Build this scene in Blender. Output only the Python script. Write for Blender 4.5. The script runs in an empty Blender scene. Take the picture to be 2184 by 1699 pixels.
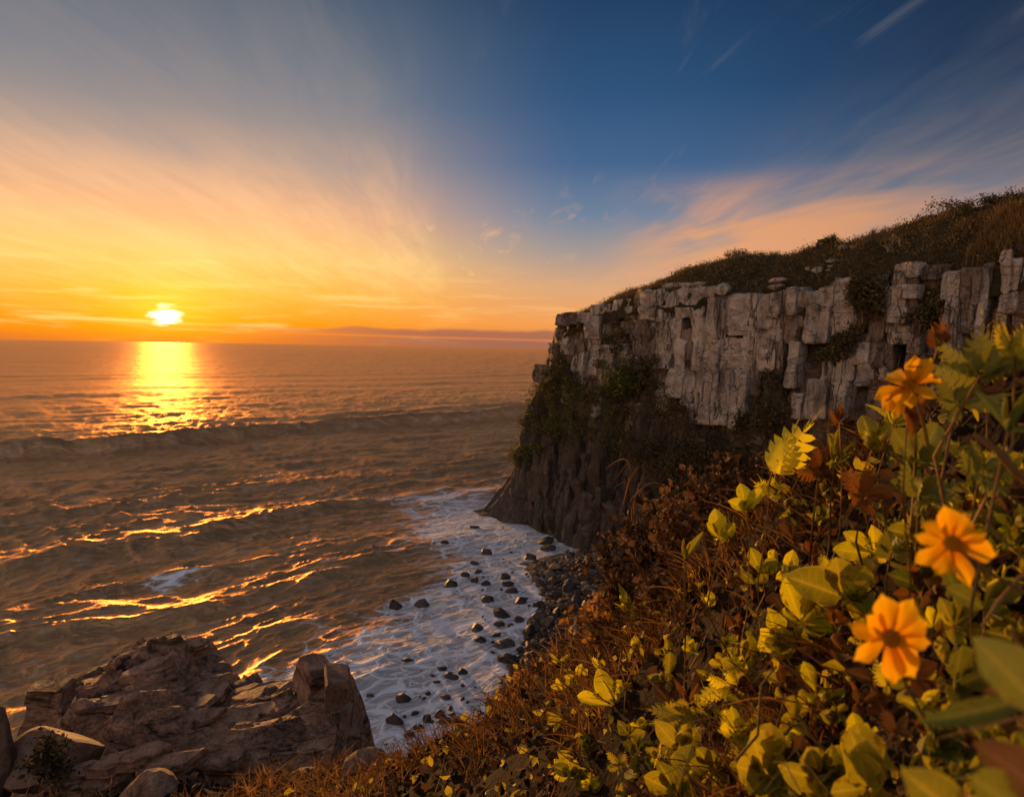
import bpy, bmesh, math, random
import numpy as np
from mathutils import Vector, Matrix

SC = bpy.context.scene
COL = SC.collection
rnd = random.Random(7)
NP = np.random.RandomState(11)

# ------------------------------------------------------------------ camera
F = 1423.0                       # focal length in survey units (2184 wide)
PIT, ROL = math.radians(-4.38), math.radians(0.91)
CAM = np.array([0.0, 0.0, 25.0])
_f = np.array([0, math.cos(PIT), math.sin(PIT)]); _r0 = np.array([1.0, 0, 0]); _u0 = np.cross(_r0, _f)
_r = _r0 * math.cos(ROL) + _u0 * math.sin(ROL); _u = -_r0 * math.sin(ROL) + _u0 * math.cos(ROL)
cd = bpy.data.cameras.new('camera'); cam = bpy.data.objects.new('camera', cd); COL.objects.link(cam)
cam.matrix_world = Matrix(((_r[0], _u[0], -_f[0], CAM[0]), (_r[1], _u[1], -_f[1], CAM[1]), (_r[2], _u[2], -_f[2], CAM[2]), (0, 0, 0, 1)))
cd.sensor_width = 36.0; cd.lens = 36.0 * F / 2184.0
cd.clip_start = 0.02; cd.clip_end = 120000.0
cd.dof.use_dof = True; cd.dof.focus_distance = 4.0; cd.dof.aperture_fstop = 5.6
SC.camera = cam

def ray(px, py):
    return _f + _r * (px - 1092) / F + _u * (849.5 - py) / F
def at(px, py, depth):
    return CAM + ray(px, py) * depth
def at_z(px, py, z=0.0):
    q = ray(px, py); return CAM + q * ((z - CAM[2]) / q[2])

# ------------------------------------------------------------------ light
SUN_AZ, SUN_EL = math.radians(-27.4), math.radians(2.1)
SUN = np.array([math.sin(SUN_AZ) * math.cos(SUN_EL), math.cos(SUN_AZ) * math.cos(SUN_EL), math.sin(SUN_EL)])
ld = bpy.data.lights.new('sun', 'SUN'); lo = bpy.data.objects.new('sun', ld); COL.objects.link(lo)
ld.energy = 2.4; ld.angle = math.radians(3.0); ld.color = (1.0, 0.46, 0.12)
lo.rotation_euler = Vector(SUN).to_track_quat('Z', 'Y').to_euler()
vs = SC.view_settings
vs.view_transform = 'Standard'; vs.look = 'None'; vs.gamma = 1.0; vs.use_curve_mapping = False
vs.exposure = 1.15
SC.cycles.use_denoising = True
SC.cycles.use_adaptive_sampling = True; SC.cycles.adaptive_threshold = 0.04
SC.cycles.max_bounces = 4; SC.cycles.diffuse_bounces = 2; SC.cycles.glossy_bounces = 2; SC.cycles.transmission_bounces = 2; SC.cycles.transparent_max_bounces = 8
SC.cycles.sample_clamp_indirect = 6.0
SC.cycles.caustics_reflective = False; SC.cycles.caustics_refractive = False

# ------------------------------------------------------------------ node helper
class NT:
    def __init__(self, tree): self.t = tree
    def new(self, kind, **kw):
        n = self.t.nodes.new(kind)
        for k, v in kw.items(): setattr(n, k, v)
        return n
    def put(self, sock, v):
        if hasattr(v, 'is_linked') or isinstance(v, bpy.types.NodeSocket): self.t.links.new(v, sock)
        elif isinstance(v, (tuple, list)) and len(v) == 3 and sock.type == 'RGBA': sock.default_value = (*v, 1)
        else: sock.default_value = v
    def m(self, op, a, b=0.0, c=0.0, clamp=False):
        n = self.new('ShaderNodeMath', operation=op, use_clamp=clamp)
        for i, v in enumerate((a, b, c)):
            if i < len(n.inputs): self.put(n.inputs[i], v)
        return n.outputs[0]
    def vm(self, op, a, b=(0, 0, 0)):
        n = self.new('ShaderNodeVectorMath', operation=op)
        self.put(n.inputs[0], a); self.put(n.inputs[1], b)
        return n.outputs['Value'] if op in ('DOT_PRODUCT', 'LENGTH') else n.outputs[0]
    def xyz(self, v):
        n = self.new('ShaderNodeSeparateXYZ'); self.put(n.inputs[0], v); return n.outputs
    def comb(self, x=0.0, y=0.0, z=0.0):
        n = self.new('ShaderNodeCombineXYZ')
        for i, v in enumerate((x, y, z)): self.put(n.inputs[i], v)
        return n.outputs[0]
    def mix(self, f, a, b, blend='MIX'):
        n = self.new('ShaderNodeMix', data_type='RGBA', blend_type=blend)
        self.put(n.inputs[0], f); self.put(n.inputs[6], a); self.put(n.inputs[7], b); return n.outputs[2]
    def ramp(self, f, stops, interp='LINEAR'):
        n = self.new('ShaderNodeValToRGB'); self.put(n.inputs[0], f)
        cr = n.color_ramp; cr.interpolation = interp
        while len(cr.elements) < len(stops): cr.elements.new(0.5)
        for e, (p, c) in zip(cr.elements, stops):
            e.position = p; e.color = (*c, 1) if isinstance(c, (tuple, list)) else (c, c, c, 1)
        return n.outputs[0]
    def smooth(self, v, lo, hi):
        n = self.new('ShaderNodeMapRange', interpolation_type='SMOOTHSTEP')
        self.put(n.inputs[0], v); n.inputs[1].default_value = lo; n.inputs[2].default_value = hi
        n.inputs[3].default_value = 0; n.inputs[4].default_value = 1; return n.outputs[0]
    def noise(self, vec, scale, detail=4.0, rough=0.55, dist=0.0, dim='3D', color=False, lac=2.0):
        n = self.new('ShaderNodeTexNoise', noise_dimensions=dim)
        if vec is not None: self.put(n.inputs['Vector'], vec)
        n.inputs['Scale'].default_value = scale; n.inputs['Detail'].default_value = detail
        n.inputs['Roughness'].default_value = rough; n.inputs['Distortion'].default_value = dist
        n.inputs['Lacunarity'].default_value = lac
        return n.outputs['Color' if color else 'Fac']
    def voro(self, vec, scale, feature='F1', rnd_=1.0, out='Distance'):
        n = self.new('ShaderNodeTexVoronoi', feature=feature)
        self.put(n.inputs['Vector'], vec); n.inputs['Scale'].default_value = scale; n.inputs['Randomness'].default_value = rnd_
        return n.outputs[out]

# ------------------------------------------------------------------ sky
def srgb(r, g, b):
    f = lambda c: ((c / 255.0 + 0.055) / 1.055) ** 2.4 if c > 10 else c / 255.0 / 12.92
    return (f(r), f(g), f(b))

world = bpy.data.worlds.new('World'); SC.world = world; world.use_nodes = True
wt = world.node_tree; wt.nodes.clear(); N = NT(wt)
sky = N.new('ShaderNodeTexSky', sky_type='NISHITA'); sky.sun_disc = False
sky.sun_elevation = SUN_EL; sky.sun_rotation = SUN_AZ; sky.altitude = 25; sky.air_density = 1.2; sky.dust_density = 2.0; sky.ozone_density = 2.0
D = N.new('ShaderNodeTexCoord').outputs['Generated']
x, y, z = N.xyz(D)
hlen = N.m('SQRT', N.m('ADD', N.m('MULTIPLY', x, x), N.m('MULTIPLY', y, y)))
el = N.m('MULTIPLY', N.m('ARCTAN2', N.m('ABSOLUTE', z), hlen), 180 / math.pi)         # degrees
caz = N.m('DIVIDE', N.m('ADD', N.m('MULTIPLY', x, math.sin(SUN_AZ)), N.m('MULTIPLY', y, math.cos(SUN_AZ))), hlen)
saz = N.m('DIVIDE', N.m('SUBTRACT', N.m('MULTIPLY', x, math.cos(SUN_AZ)), N.m('MULTIPLY', y, math.sin(SUN_AZ))), hlen)
daz = N.m('MULTIPLY', N.m('ARCTAN2', saz, caz), 180 / math.pi)                          # degrees right of the sun
adaz = N.m('ABSOLUTE', daz)
el01 = N.m('DIVIDE', el, 60.0)
e = lambda d: d / 60.0
sunside = N.ramp(el01, [(e(0), srgb(226, 116, 24)), (e(1.5), srgb(250, 142, 8)), (e(4), srgb(253, 172, 48)), (e(7), srgb(252, 192, 108)), (e(10), srgb(232, 172, 124)),
                        (e(14), srgb(172, 150, 138)), (e(19), srgb(112, 120, 132)), (e(27), srgb(60, 82, 104)), (e(45), srgb(40, 62, 90))])
offside = N.ramp(el01, [(e(0), srgb(206, 118, 66)), (e(2), srgb(236, 156, 84)), (e(5), srgb(214, 162, 120)), (e(8), srgb(158, 146, 142)), (e(11), srgb(104, 124, 150)),
                        (e(15), srgb(60, 94, 136)), (e(20), srgb(36, 76, 118)), (e(27), srgb(20, 54, 90)), (e(45), srgb(14, 38, 70))])
backside = N.ramp(el01, [(e(0), srgb(176, 140, 130)), (e(5), srgb(196, 160, 146)), (e(10), srgb(126, 124, 134)), (e(15), srgb(52, 72, 100)),
                         (e(20), srgb(18, 40, 72)), (e(28), srgb(12, 28, 54)), (e(45), srgb(14, 34, 66))])
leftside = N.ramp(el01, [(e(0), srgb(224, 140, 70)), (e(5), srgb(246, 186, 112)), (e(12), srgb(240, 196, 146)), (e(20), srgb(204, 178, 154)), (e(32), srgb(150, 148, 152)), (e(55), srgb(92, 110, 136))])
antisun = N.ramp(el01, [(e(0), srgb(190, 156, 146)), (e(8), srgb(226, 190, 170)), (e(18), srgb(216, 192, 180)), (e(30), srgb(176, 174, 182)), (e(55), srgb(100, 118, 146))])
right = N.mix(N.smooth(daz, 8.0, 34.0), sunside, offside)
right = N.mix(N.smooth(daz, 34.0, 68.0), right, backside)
left_ = N.mix(N.smooth(daz, -14.0, -60.0), sunside, N.mix(1.0, leftside, (1.45, 1.32, 1.15), 'MULTIPLY'))  # unseen sky left of view, brightness added to light cliff and slope
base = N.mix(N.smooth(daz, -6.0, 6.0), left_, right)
base = N.mix(N.smooth(adaz, 78.0, 150.0), base, N.mix(1.0, antisun, (1.3, 1.24, 1.16), 'MULTIPLY'))  # unseen sky behind the camera, brightened as added fill light

# thin cirrus sheet at altitude: direction projected on a plane, streaks converge near azimuth -4 degrees
va = math.radians(-4.0)
zz = N.m('ADD', N.m('ABSOLUTE', z), 0.045)
cu = N.m('DIVIDE', N.m('SUBTRACT', N.m('MULTIPLY', x, math.cos(va)), N.m('MULTIPLY', y, math.sin(va))), zz)
cv = N.m('DIVIDE', N.m('ADD', N.m('MULTIPLY', x, math.sin(va)), N.m('MULTIPLY', y, math.cos(va))), zz)
wob = N.noise(N.comb(N.m('MULTIPLY', cu, 0.8), N.m('MULTIPLY', cv, 0.35), 3.0), 1.0, 2.0)
cuw = N.m('ADD', cu, N.m('MULTIPLY', N.m('SUBTRACT', wob, 0.5), 0.42))
# streaky density
st = N.noise(N.comb(N.m('MULTIPLY', cuw, 1.0), N.m('MULTIPLY', cv, 0.22), 0.0), 1.9, 4.0, 0.6, 0.5)
st2 = N.noise(N.comb(N.m('MULTIPLY', cuw, 3.0), N.m('MULTIPLY', cv, 0.5), 9.0), 2.4, 4.0, 0.62, 0.5)
left_band = N.m('MULTIPLY', N.m('SUBTRACT', 1.0, N.smooth(cuw, -0.42, -0.06)), 1.0)
right_band = N.m('MULTIPLY', N.smooth(cuw, 1.05, 1.75), N.ramp(el01, [(e(10), 1.0), (e(17), 0.55), (e(30), 0.4)]))
band = N.m('MAXIMUM', left_band, right_band)
dens = N.m('MULTIPLY', band, N.smooth(N.m('ADD', N.m('MULTIPLY', st, 0.6), N.m('MULTIPLY', st2, 0.4)), 0.30, 0.70))
wisp = N.m('MULTIPLY', N.smooth(st2, 0.56, 0.76), N.smooth(N.noise(N.comb(cu, cv, 5.0), 0.9, 2.0), 0.48, 0.62))
dens = N.m('MAXIMUM', dens, N.m('MULTIPLY', wisp, 0.8))
elf = N.ramp(el01, [(0, 0.0), (e(2), 0.25), (e(6), 0.75), (e(16), 0.75), (e(30), 0.55), (e(55), 0.25)])
dens = N.m('MULTIPLY', dens, elf)
ccol_near = N.ramp(el01, [(0, srgb(255, 150, 30)), (e(6), srgb(255, 214, 130)), (e(11), srgb(250, 190, 140)), (e(17), srgb(150, 138, 134)), (e(30), srgb(84, 96, 112))])
ccol_far = N.ramp(el01, [(0, srgb(240, 150, 80)), (e(6), srgb(224, 164, 122)), (e(10), srgb(176, 142, 122)), (e(17), srgb(112, 108, 110)), (e(30), srgb(84, 94, 112))])
ccol_back = N.ramp(el01, [(0, srgb(170, 120, 100)), (e(8), srgb(150, 122, 112)), (e(17), srgb(96, 94, 100)), (e(30), srgb(58, 68, 88))])
ccol = N.mix(N.smooth(adaz, 14.0, 40.0), ccol_near, ccol_far)
ccol = N.mix(N.smooth(adaz, 40.0, 85.0), ccol, ccol_back)
skyc = N.mix(dens, base, ccol)
pn = N.noise(N.comb(N.m('MULTIPLY', daz, 0.055), N.m('SUBTRACT', N.m('MULTIPLY', el, 0.21), N.m('MULTIPLY', daz, 0.022)), 12.0), 1.0, 4.0, 0.58, 0.7)
pm = N.m('MULTIPLY', N.smooth(pn, 0.34, 0.62), N.m('MULTIPLY', N.smooth(el, 4.0, 8.0), N.m('SUBTRACT', 1.0, N.smooth(el, 10.5, 14.5))))
pm = N.m('MULTIPLY', pm, N.smooth(daz, 33.0, 43.0))
skyc = N.mix(N.m('MULTIPLY', pm, 0.85), skyc, N.mix(N.smooth(adaz, 40.0, 90.0), srgb(232, 160, 106), srgb(140, 112, 100)))
# horizontal streaks low over the sea
hs = N.noise(N.comb(N.m('MULTIPLY', daz, 0.10), N.m('MULTIPLY', el, 1.1), 1.0), 1.0, 3.0, 0.6, 0.3)
low = N.m('MULTIPLY', N.m('SUBTRACT', 1.0, N.smooth(el, 3.0, 9.0)), N.smooth(hs, 0.5, 0.75))
skyc = N.mix(N.m('MULTIPLY', low, 0.55), skyc, N.mix(N.smooth(adaz, 8.0, 40.0), srgb(255, 226, 140), srgb(250, 176, 110)))
# low grey-violet cloud bank on the horizon
edge = N.m('ADD', 1.55, N.m('MULTIPLY', N.m('SUBTRACT', N.noise(N.comb(N.m('MULTIPLY', daz, 0.16), 0.0, 7.0), 1.0, 2.0), 0.5), 1.2))
bank = N.m('MULTIPLY', N.smooth(N.m('SUBTRACT', edge, el), 0.0, 0.35), N.smooth(N.m('ADD', daz, N.m('MULTIPLY', el, 5.0)), 2.0, 26.0))
gap = N.smooth(N.m('ABSOLUTE', N.m('SUBTRACT', el, N.m('ADD', 0.98, N.m('MULTIPLY', daz, -0.012)))), 0.02, 0.16)
skyc = N.mix(N.m('MULTIPLY', bank, N.m('ADD', 0.3, N.m('MULTIPLY', gap, 0.5))), skyc, srgb(150, 96, 84))
skyc = N.mix(N.m('MULTIPLY', N.m('SUBTRACT', 1.0, N.smooth(el, 0.1, 0.8)), 0.6), skyc, N.mix(N.smooth(adaz, 3.0, 30.0), srgb(206, 116, 40), srgb(158, 106, 88)))
# the sun itself behind broken streaks
sd = N.comb(N.m('MULTIPLY', daz, 0.78), N.m('MULTIPLY', N.m('SUBTRACT', el, 2.0), 1.15), 0.0)
sn = N.noise(N.comb(N.m('MULTIPLY', daz, 0.55), N.m('MULTIPLY', el, 2.6), 4.0), 1.0, 3.0, 0.6)
sr = N.m('ADD', N.vm('LENGTH', sd), N.m('MULTIPLY', N.m('SUBTRACT', sn, 0.5), 1.5))
cut = N.m('MULTIPLY', N.smooth(N.m('ABSOLUTE', N.m('SUBTRACT', el, 1.02)), 0.05, 0.16), N.m('ADD', 0.35, N.m('MULTIPLY', N.smooth(N.m('ABSOLUTE', N.m('SUBTRACT', el, N.m('ADD', 2.45, N.m('MULTIPLY', daz, 0.12)))), 0.03, 0.14), 0.65)))
core = N.m('MULTIPLY', N.m('SUBTRACT', 1.0, N.smooth(sr, 0.40, 1.05)), cut)
halo = N.m('POWER', 2.718, N.m('MULTIPLY', N.vm('LENGTH', N.comb(N.m('MULTIPLY', daz, 0.6), N.m('SUBTRACT', el, 2.4), 0.0)), -0.5))
skyc = N.mix(N.m('MULTIPLY', halo, 0.9, clamp=True), skyc, (0.9, 0.36, 0.0), 'ADD')
skyc = N.mix(core, skyc, (2.2, 1.9, 1.25))
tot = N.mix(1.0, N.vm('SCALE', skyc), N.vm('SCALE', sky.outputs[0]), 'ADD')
# VectorMath SCALE uses its own socket
for nd in wt.nodes:
    if nd.bl_idname == 'ShaderNodeVectorMath' and nd.operation == 'SCALE':
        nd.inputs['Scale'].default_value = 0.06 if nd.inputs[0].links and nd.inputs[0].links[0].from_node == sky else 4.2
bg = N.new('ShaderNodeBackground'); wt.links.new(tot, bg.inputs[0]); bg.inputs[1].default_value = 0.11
wo = N.new('ShaderNodeOutputWorld'); wt.links.new(bg.outputs[0], wo.inputs[0])
world.cycles.sampling_method = 'MANUAL'; world.cycles.sample_map_resolution = 1024

# ------------------------------------------------------------------ numpy noise and mesh helpers
def _h(ix, iy, iz, seed):
    n = (ix.astype(np.int64) * 374761393 + iy.astype(np.int64) * 668265263 + iz.astype(np.int64) * 2147483647 * 3 + seed * 974711) & 0xFFFFFFFF
    n = ((n ^ (n >> 13)) * 1274126177) & 0xFFFFFFFF
    n = ((n ^ (n >> 16)) * 2246822519) & 0xFFFFFFFF
    return ((n ^ (n >> 15)) & 0xFFFFFF) / float(0xFFFFFF)
def n2(x, y, seed=0):
    x = np.asarray(x, float); y = np.asarray(y, float)
    ix = np.floor(x); iy = np.floor(y); fx = x - ix; fy = y - iy
    fx = fx * fx * fx * (fx * (fx * 6 - 15) + 10); fy = fy * fy * fy * (fy * (fy * 6 - 15) + 10)
    zz_ = np.zeros_like(ix)
    a = _h(ix, iy, zz_, seed); b = _h(ix + 1, iy, zz_, seed); c = _h(ix, iy + 1, zz_, seed); d = _h(ix + 1, iy + 1, zz_, seed)
    return (a + (b - a) * fx) * (1 - fy) + (c + (d - c) * fx) * fy
def fbm(x, y, oct=4, seed=0, gain=0.5, lac=2.03):
    s = 0; a = 1; t = 0
    for i in range(oct):
        s = s + a * n2(x + 17.3 * i, y - 9.1 * i, seed + i); t += a; a *= gain; x = x * lac; y = y * lac
    return s / t
def n3(x, y, z, seed=0):
    ix = np.floor(x); iy = np.floor(y); iz = np.floor(z); f = [x - ix, y - iy, z - iz]
    f = [t * t * (3 - 2 * t) for t in f]
    r = 0
    for dx in (0, 1):
        for dy in (0, 1):
            for dz in (0, 1):
                w = (f[0] if dx else 1 - f[0]) * (f[1] if dy else 1 - f[1]) * (f[2] if dz else 1 - f[2])
                r = r + w * _h(ix + dx, iy + dy, iz + dz, seed)
    return r
def ss(x, a, b):
    t = np.clip((x - a) / (b - a), 0, 1); return t * t * (3 - 2 * t)

def raw_mesh(name, co, faces_flat, starts, smooth=False):
    me = bpy.data.meshes.new(name)
    co = np.ascontiguousarray(co, dtype=np.float32)
    me.vertices.add(len(co)); me.vertices.foreach_set('co', co.ravel())
    me.loops.add(len(faces_flat)); me.loops.foreach_set('vertex_index', np.asarray(faces_flat, dtype=np.int32))
    me.polygons.add(len(starts)); me.polygons.foreach_set('loop_start', np.asarray(starts, dtype=np.int32))
    me.update(calc_edges=True)
    me.polygons.foreach_set('use_smooth', np.full(len(starts), bool(smooth)))
    return me
def quads(name, co, q, smooth=False):
    q = np.asarray(q, dtype=np.int32).reshape(-1, 4)
    return raw_mesh(name, co, q.ravel(), np.arange(len(q)) * 4, smooth)
def tris(name, co, q, smooth=False):
    q = np.asarray(q, dtype=np.int32).reshape(-1, 3)
    return raw_mesh(name, co, q.ravel(), np.arange(len(q)) * 3, smooth)
def grid_faces(nu, nv):
    i = np.arange((nu - 1) * (nv - 1)); r = i // (nv - 1); c = i % (nv - 1); a = r * nv + c
    return np.stack([a, a + nv, a + nv + 1, a + 1], 1)
def grid_mesh(name, P, smooth=True):
    nu, nv = P.shape[:2]
    return quads(name, P.reshape(-1, 3), grid_faces(nu, nv), smooth)
def attr(me, name, vals):
    a = me.attributes.new(name, 'FLOAT', 'POINT'); a.data.foreach_set('value', np.asarray(vals, dtype=np.float32).ravel())
def attr_color(me, name, vals):
    a = me.attributes.new(name, 'FLOAT_COLOR', 'POINT'); v = np.ones((len(vals), 4), dtype=np.float32); v[:, :3] = vals
    a.data.foreach_set('color', v.ravel())
def obj(name, me, mat=None, parent=None, label=None, cat=None, group=None, kind=None):
    o = bpy.data.objects.new(name, me); COL.objects.link(o)
    if mat is not None and me is not None and len(me.materials) == 0: me.materials.append(mat)
    if parent is not None: o.parent = parent
    if label: o['label'] = label
    if cat: o['category'] = cat
    if group: o['group'] = group
    if kind: o['kind'] = kind
    return o
def empty(name, loc, label=None, cat=None, group=None):
    o = obj(name, None, None, None, label, cat, group); o.location = Vector(loc); o.empty_display_size = 0.05
    return o
def mat(name):
    m = bpy.data.materials.new(name); m.use_nodes = True; m.node_tree.nodes.clear()
    n = NT(m.node_tree); out = n.new('ShaderNodeOutputMaterial')
    return m, n, out
def rbf(pts, vals, smooth=0.0):
    pts = np.asarray(pts, float); k = len(pts)
    d = np.linalg.norm(pts[:, None] - pts[None], axis=2); A = np.zeros((k + 3, k + 3)); A[:k, :k] = d + np.eye(k) * smooth
    A[:k, k] = 1; A[:k, k + 1:] = pts; A[k, :k] = 1; A[k + 1:, :k] = pts.T
    w = np.linalg.solve(A, np.concatenate([vals, np.zeros(3)]))
    def f(x, y):
        x = np.asarray(x, float); y = np.asarray(y, float); r = w[k] + w[k + 1] * x + w[k + 2] * y
        for i in range(k): r = r + w[i] * np.hypot(x - pts[i, 0], y - pts[i, 1])
        return r
    return f
def poly_dist(x, y, poly, closed=True):
    """distance to polyline, and inside flag"""
    d = np.full(np.shape(x), 1e9); ins = np.zeros(np.shape(x), bool); m = len(poly)
    for i in range(m if closed else m - 1):
        ax, ay = poly[i][:2]; bx, by = poly[(i + 1) % m][:2]
        ex, ey = bx - ax, by - ay; L = ex * ex + ey * ey + 1e-12
        t = np.clip(((x - ax) * ex + (y - ay) * ey) / L, 0, 1)
        d = np.minimum(d, np.hypot(x - ax - t * ex, y - ay - t * ey))
        if closed:
            c = ((ay > y) != (by > y)) & (x < (bx - ax) * (y - ay) / ((by - ay) if by != ay else 1e-12) + ax)
            ins ^= c
    return d, ins
S2 = 0.8217
R5 = lambda x, y: (S2 * (1150 + x / 5.31), S2 * (1300 + y / 5.31))
R6 = lambda x, y: (S2 * (900 + x / 2.73), S2 * (1550 + y / 2.73))
surf = [  # px, py, width px (survey units), height factor, label
 (*R5(590, 730), 27, .7, 'dark pointed rock standing alone in the foam below the headland'), (*R5(430, 865), 22, .45, 'flat oval rock in the foam, below the lone pointed one'), (*R5(480, 985), 22, .4, 'low oval rock in the foam above the brown trio'),
 (*R5(300, 1030), 23, .5, 'dark rounded rock with a wet shine, left of the low oval one'), (*R5(435, 1100), 22, .65, 'brown hump-backed rock in the foam, left of its twin'), (*R5(595, 1150), 22, .55, 'brown hump-backed rock in the foam, right of its twin'),
 (*R5(100, 1155), 29, .55, 'dark jagged rock at the outer edge of the foam, wider than its neighbours'), (*R5(850, 1055), 32, .5, 'large slanted rock by the lilac wash below the cliff'), (*R5(890, 1155), 26, .55, 'slab-sided rock just below the large slanted one'), (*R5(950, 1250), 30, .5, 'dark green-black rock capped with white foam'),
 (*R5(600, 1355), 31, .5, 'brown flat-topped rock in the middle of the wash'), (*R5(800, 1570), 46, .32, 'long log-shaped rock lying in the lilac wash'), (*R5(1050, 1640), 25, .45, 'small grey rock right of the long log-shaped one'), (*R5(440, 375), 24, .35, 'thin dark reef ledge awash near the foot of the headland'), (*R5(20, 600), 20, .7, 'black rock in the brown water left of the pointed one'),
 (*R5(1190, 790), 30, .5, 'dark rock at the edge of the boulder beach, ringed by foam'), (*R5(1400, 570), 40, .4, 'dark wave-washed rock close under the cliff foot'), (*R5(1440, 660), 34, .35, 'low wet rock below the one at the cliff foot'), (*R5(1080, 1390), 30, .6, 'mossy dark rock at the lower edge of the lilac wash'), (*R5(1310, 1440), 30, .5, 'dark rounded rock where the foam meets the boulders'),
 (*R6(340, 65), 29, .8, 'black blocky rock out in the foam, left of a pair'), (*R6(540, 55), 36, .5, 'black pyramid rock out in the foam, right of a pair'), (*R6(425, 460), 34, .5, 'lone dark rock in grey foam beyond the brown outcrop'), (*R6(990, 25), 30, .5, 'brown rock near the top of the lower wash'), (*R6(925, 225), 34, .5, 'ridged dark rock on the left bank of the lilac wash'), (*R6(1085, 195), 26, .4, 'small pointed rock inside the curl of white foam'),
 (*R6(955, 310), 28, .6, 'narrow upright rock below the ridged one'), (*R6(1060, 270), 24, .4, 'low brown rock in the curl of white foam'), (*R6(1115, 345), 44, .4, 'broad flat boulder where the wash meets the beach'), (*R6(1130, 445), 44, .5, 'large ribbed boulder at the near end of the beach'), (*R6(675, 510), 25, .4, 'flat dark rock left of the brown oval one in the wash'), (*R6(745, 570), 32, .45, 'brown oval rock in the near wash'),
 (*R6(825, 535), 24, .45, 'small pale-topped rock right of the brown oval one'), (*R6(400, 725), 38, .5, 'dark rough rock in the foam beside the outcrop'), (*R6(335, 880), 44, .65, 'biggest square dark rock in the near lilac wash'), (*R6(480, 825), 17, .5, 'small dark rock right above the biggest square one'), (*R6(570, 870), 22, 1.0, 'upright brown rock standing in the near wash'), (*R6(665, 840), 24, .7, 'tilted grey rock beside the upright brown one'),
 (*R6(700, 885), 32, .3, 'flat dark ledge at the near edge of the wash'), (*R6(505, 930), 25, .35, 'low brown rock awash below the small dark one'), (*R6(700, 710), 24, .4, 'ragged purple-brown rock in the lilac wash'), (*R6(820, 725), 12, .5, 'tiny stone in the lilac wash, right of the ragged one'), (*R6(735, 790), 14, .5, 'tiny stone above the tilted grey rock'), (*R6(820, 630), 10, .5, 'tiniest dark stone in open lilac foam'), (*R6(445, 980), 22, .7, 'brown rock at the near corner of the wash'), (*R6(165, 700), 18, .4, 'dark rock awash close to the outcrop')]
# ------------------------------------------------------------------ sea
SHORE = [at_z(*p)[:2] for p in [(1004, 1088), (1060, 1112), (1130, 1128), (1200, 1152), (1235, 1172), (1130, 1200), (1160, 1270), (1130, 1330), (1100, 1390), (1060, 1450), (1020, 1540), (900, 1600), (800, 1650), (700, 1720), (560, 1800)]]
KX, KY = 0.66, -0.751
def ridge(t, front, back):
    return np.where(t > 0, np.exp(-(t / front) ** 2), np.exp(-(t / back) ** 2))
def sea_height(x, y):
    r = np.hypot(x, y)
    p = x * KX + y * KY; q = x * KY - y * KX
    q = -q
    warp = (fbm(x / 60.0, y / 60.0, 3, 5) - 0.5) * 26
    pw = p + warp
    h = np.zeros_like(x); foam = np.zeros_like(x)
    # named breakers (distance towards the beach, height, front, back)
    for p0, A, fr, bk, seed, q0, q1 in [(-174, 3.9, 2.5, 12, 1, -60, 400), (-214, 0.9, 3.2, 10, 2, 110, 300), (-90, 1.0, 2.0, 6, 3, -60, 140), (-66, 0.7, 1.8, 5, 4, -60, 120), (-112, 0.5, 2.2, 7, 6, 0, 190), (-45, 0.6, 1.8, 5, 9, -60, 90)]:
        w2 = (n2(q / 22.0, p0 * 1.0 + 0 * q, seed) - 0.5) * 7 + (n2(q / 6.0, p0 * 1.0 + 0 * q, seed + 20) - 0.5) * 2.0
        amp = A * (0.62 + 0.6 * n2(q / 34.0 + 3.3, p0 + 0 * q, seed + 40)) * ss(q, q0 - 40, q0 + 10) * (1 - ss(q, q1, q1 + 80))
        t = p + warp * 0.25 - p0 - w2
        h += amp * ridge(t, fr, bk)
        foam += np.clip(amp, 0, 1.6) * 0.26 * ridge(t + 2.5, 2.0, 7.0)
    # open swell, fading in with distance
    far = ss(r, 150, 420)
    for i, (lam, A) in enumerate([(58, 0.65), (36, 0.25)]):
        ph = 2 * math.pi * (pw * 1.0 + (fbm(q / 260.0, p / 130.0, 3, 30 + i) - 0.5) * 110) / lam
        c = (np.sin(ph) * 0.5 + 0.5) ** 2.4
        h += far * A * c * (0.2 + 1.3 * n2(q / 210.0, p / 60.0, 60 + i)) * (1 - ss(r, 1500, 7000))
    near = (1 - ss(r, 150, 500) * 0.74) * (1 - ss(r, 1500, 6000))
    # chop: crests stretched along q
    for lam, A, st, sd in [(12.0, 0.70, 2.8, 70), (5.6, 0.44, 2.4, 75), (2.7, 0.32, 2.0, 80), (1.3, 0.16, 1.7, 85), (0.65, 0.06, 1.5, 89)]:
        nn = n2(pw / lam * 1.7 + 0.3 * fbm(x / 9, y / 9, 2, 3), q / (lam * st) * 1.7, sd)
        rg = 1 - np.abs(nn * 2 - 1)
        h += near * A * (rg ** 1.6 - 0.4) * (0.55 + 0.9 * n2(x / 30.0, y / 30.0, sd + 2))
    return h, foam
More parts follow.
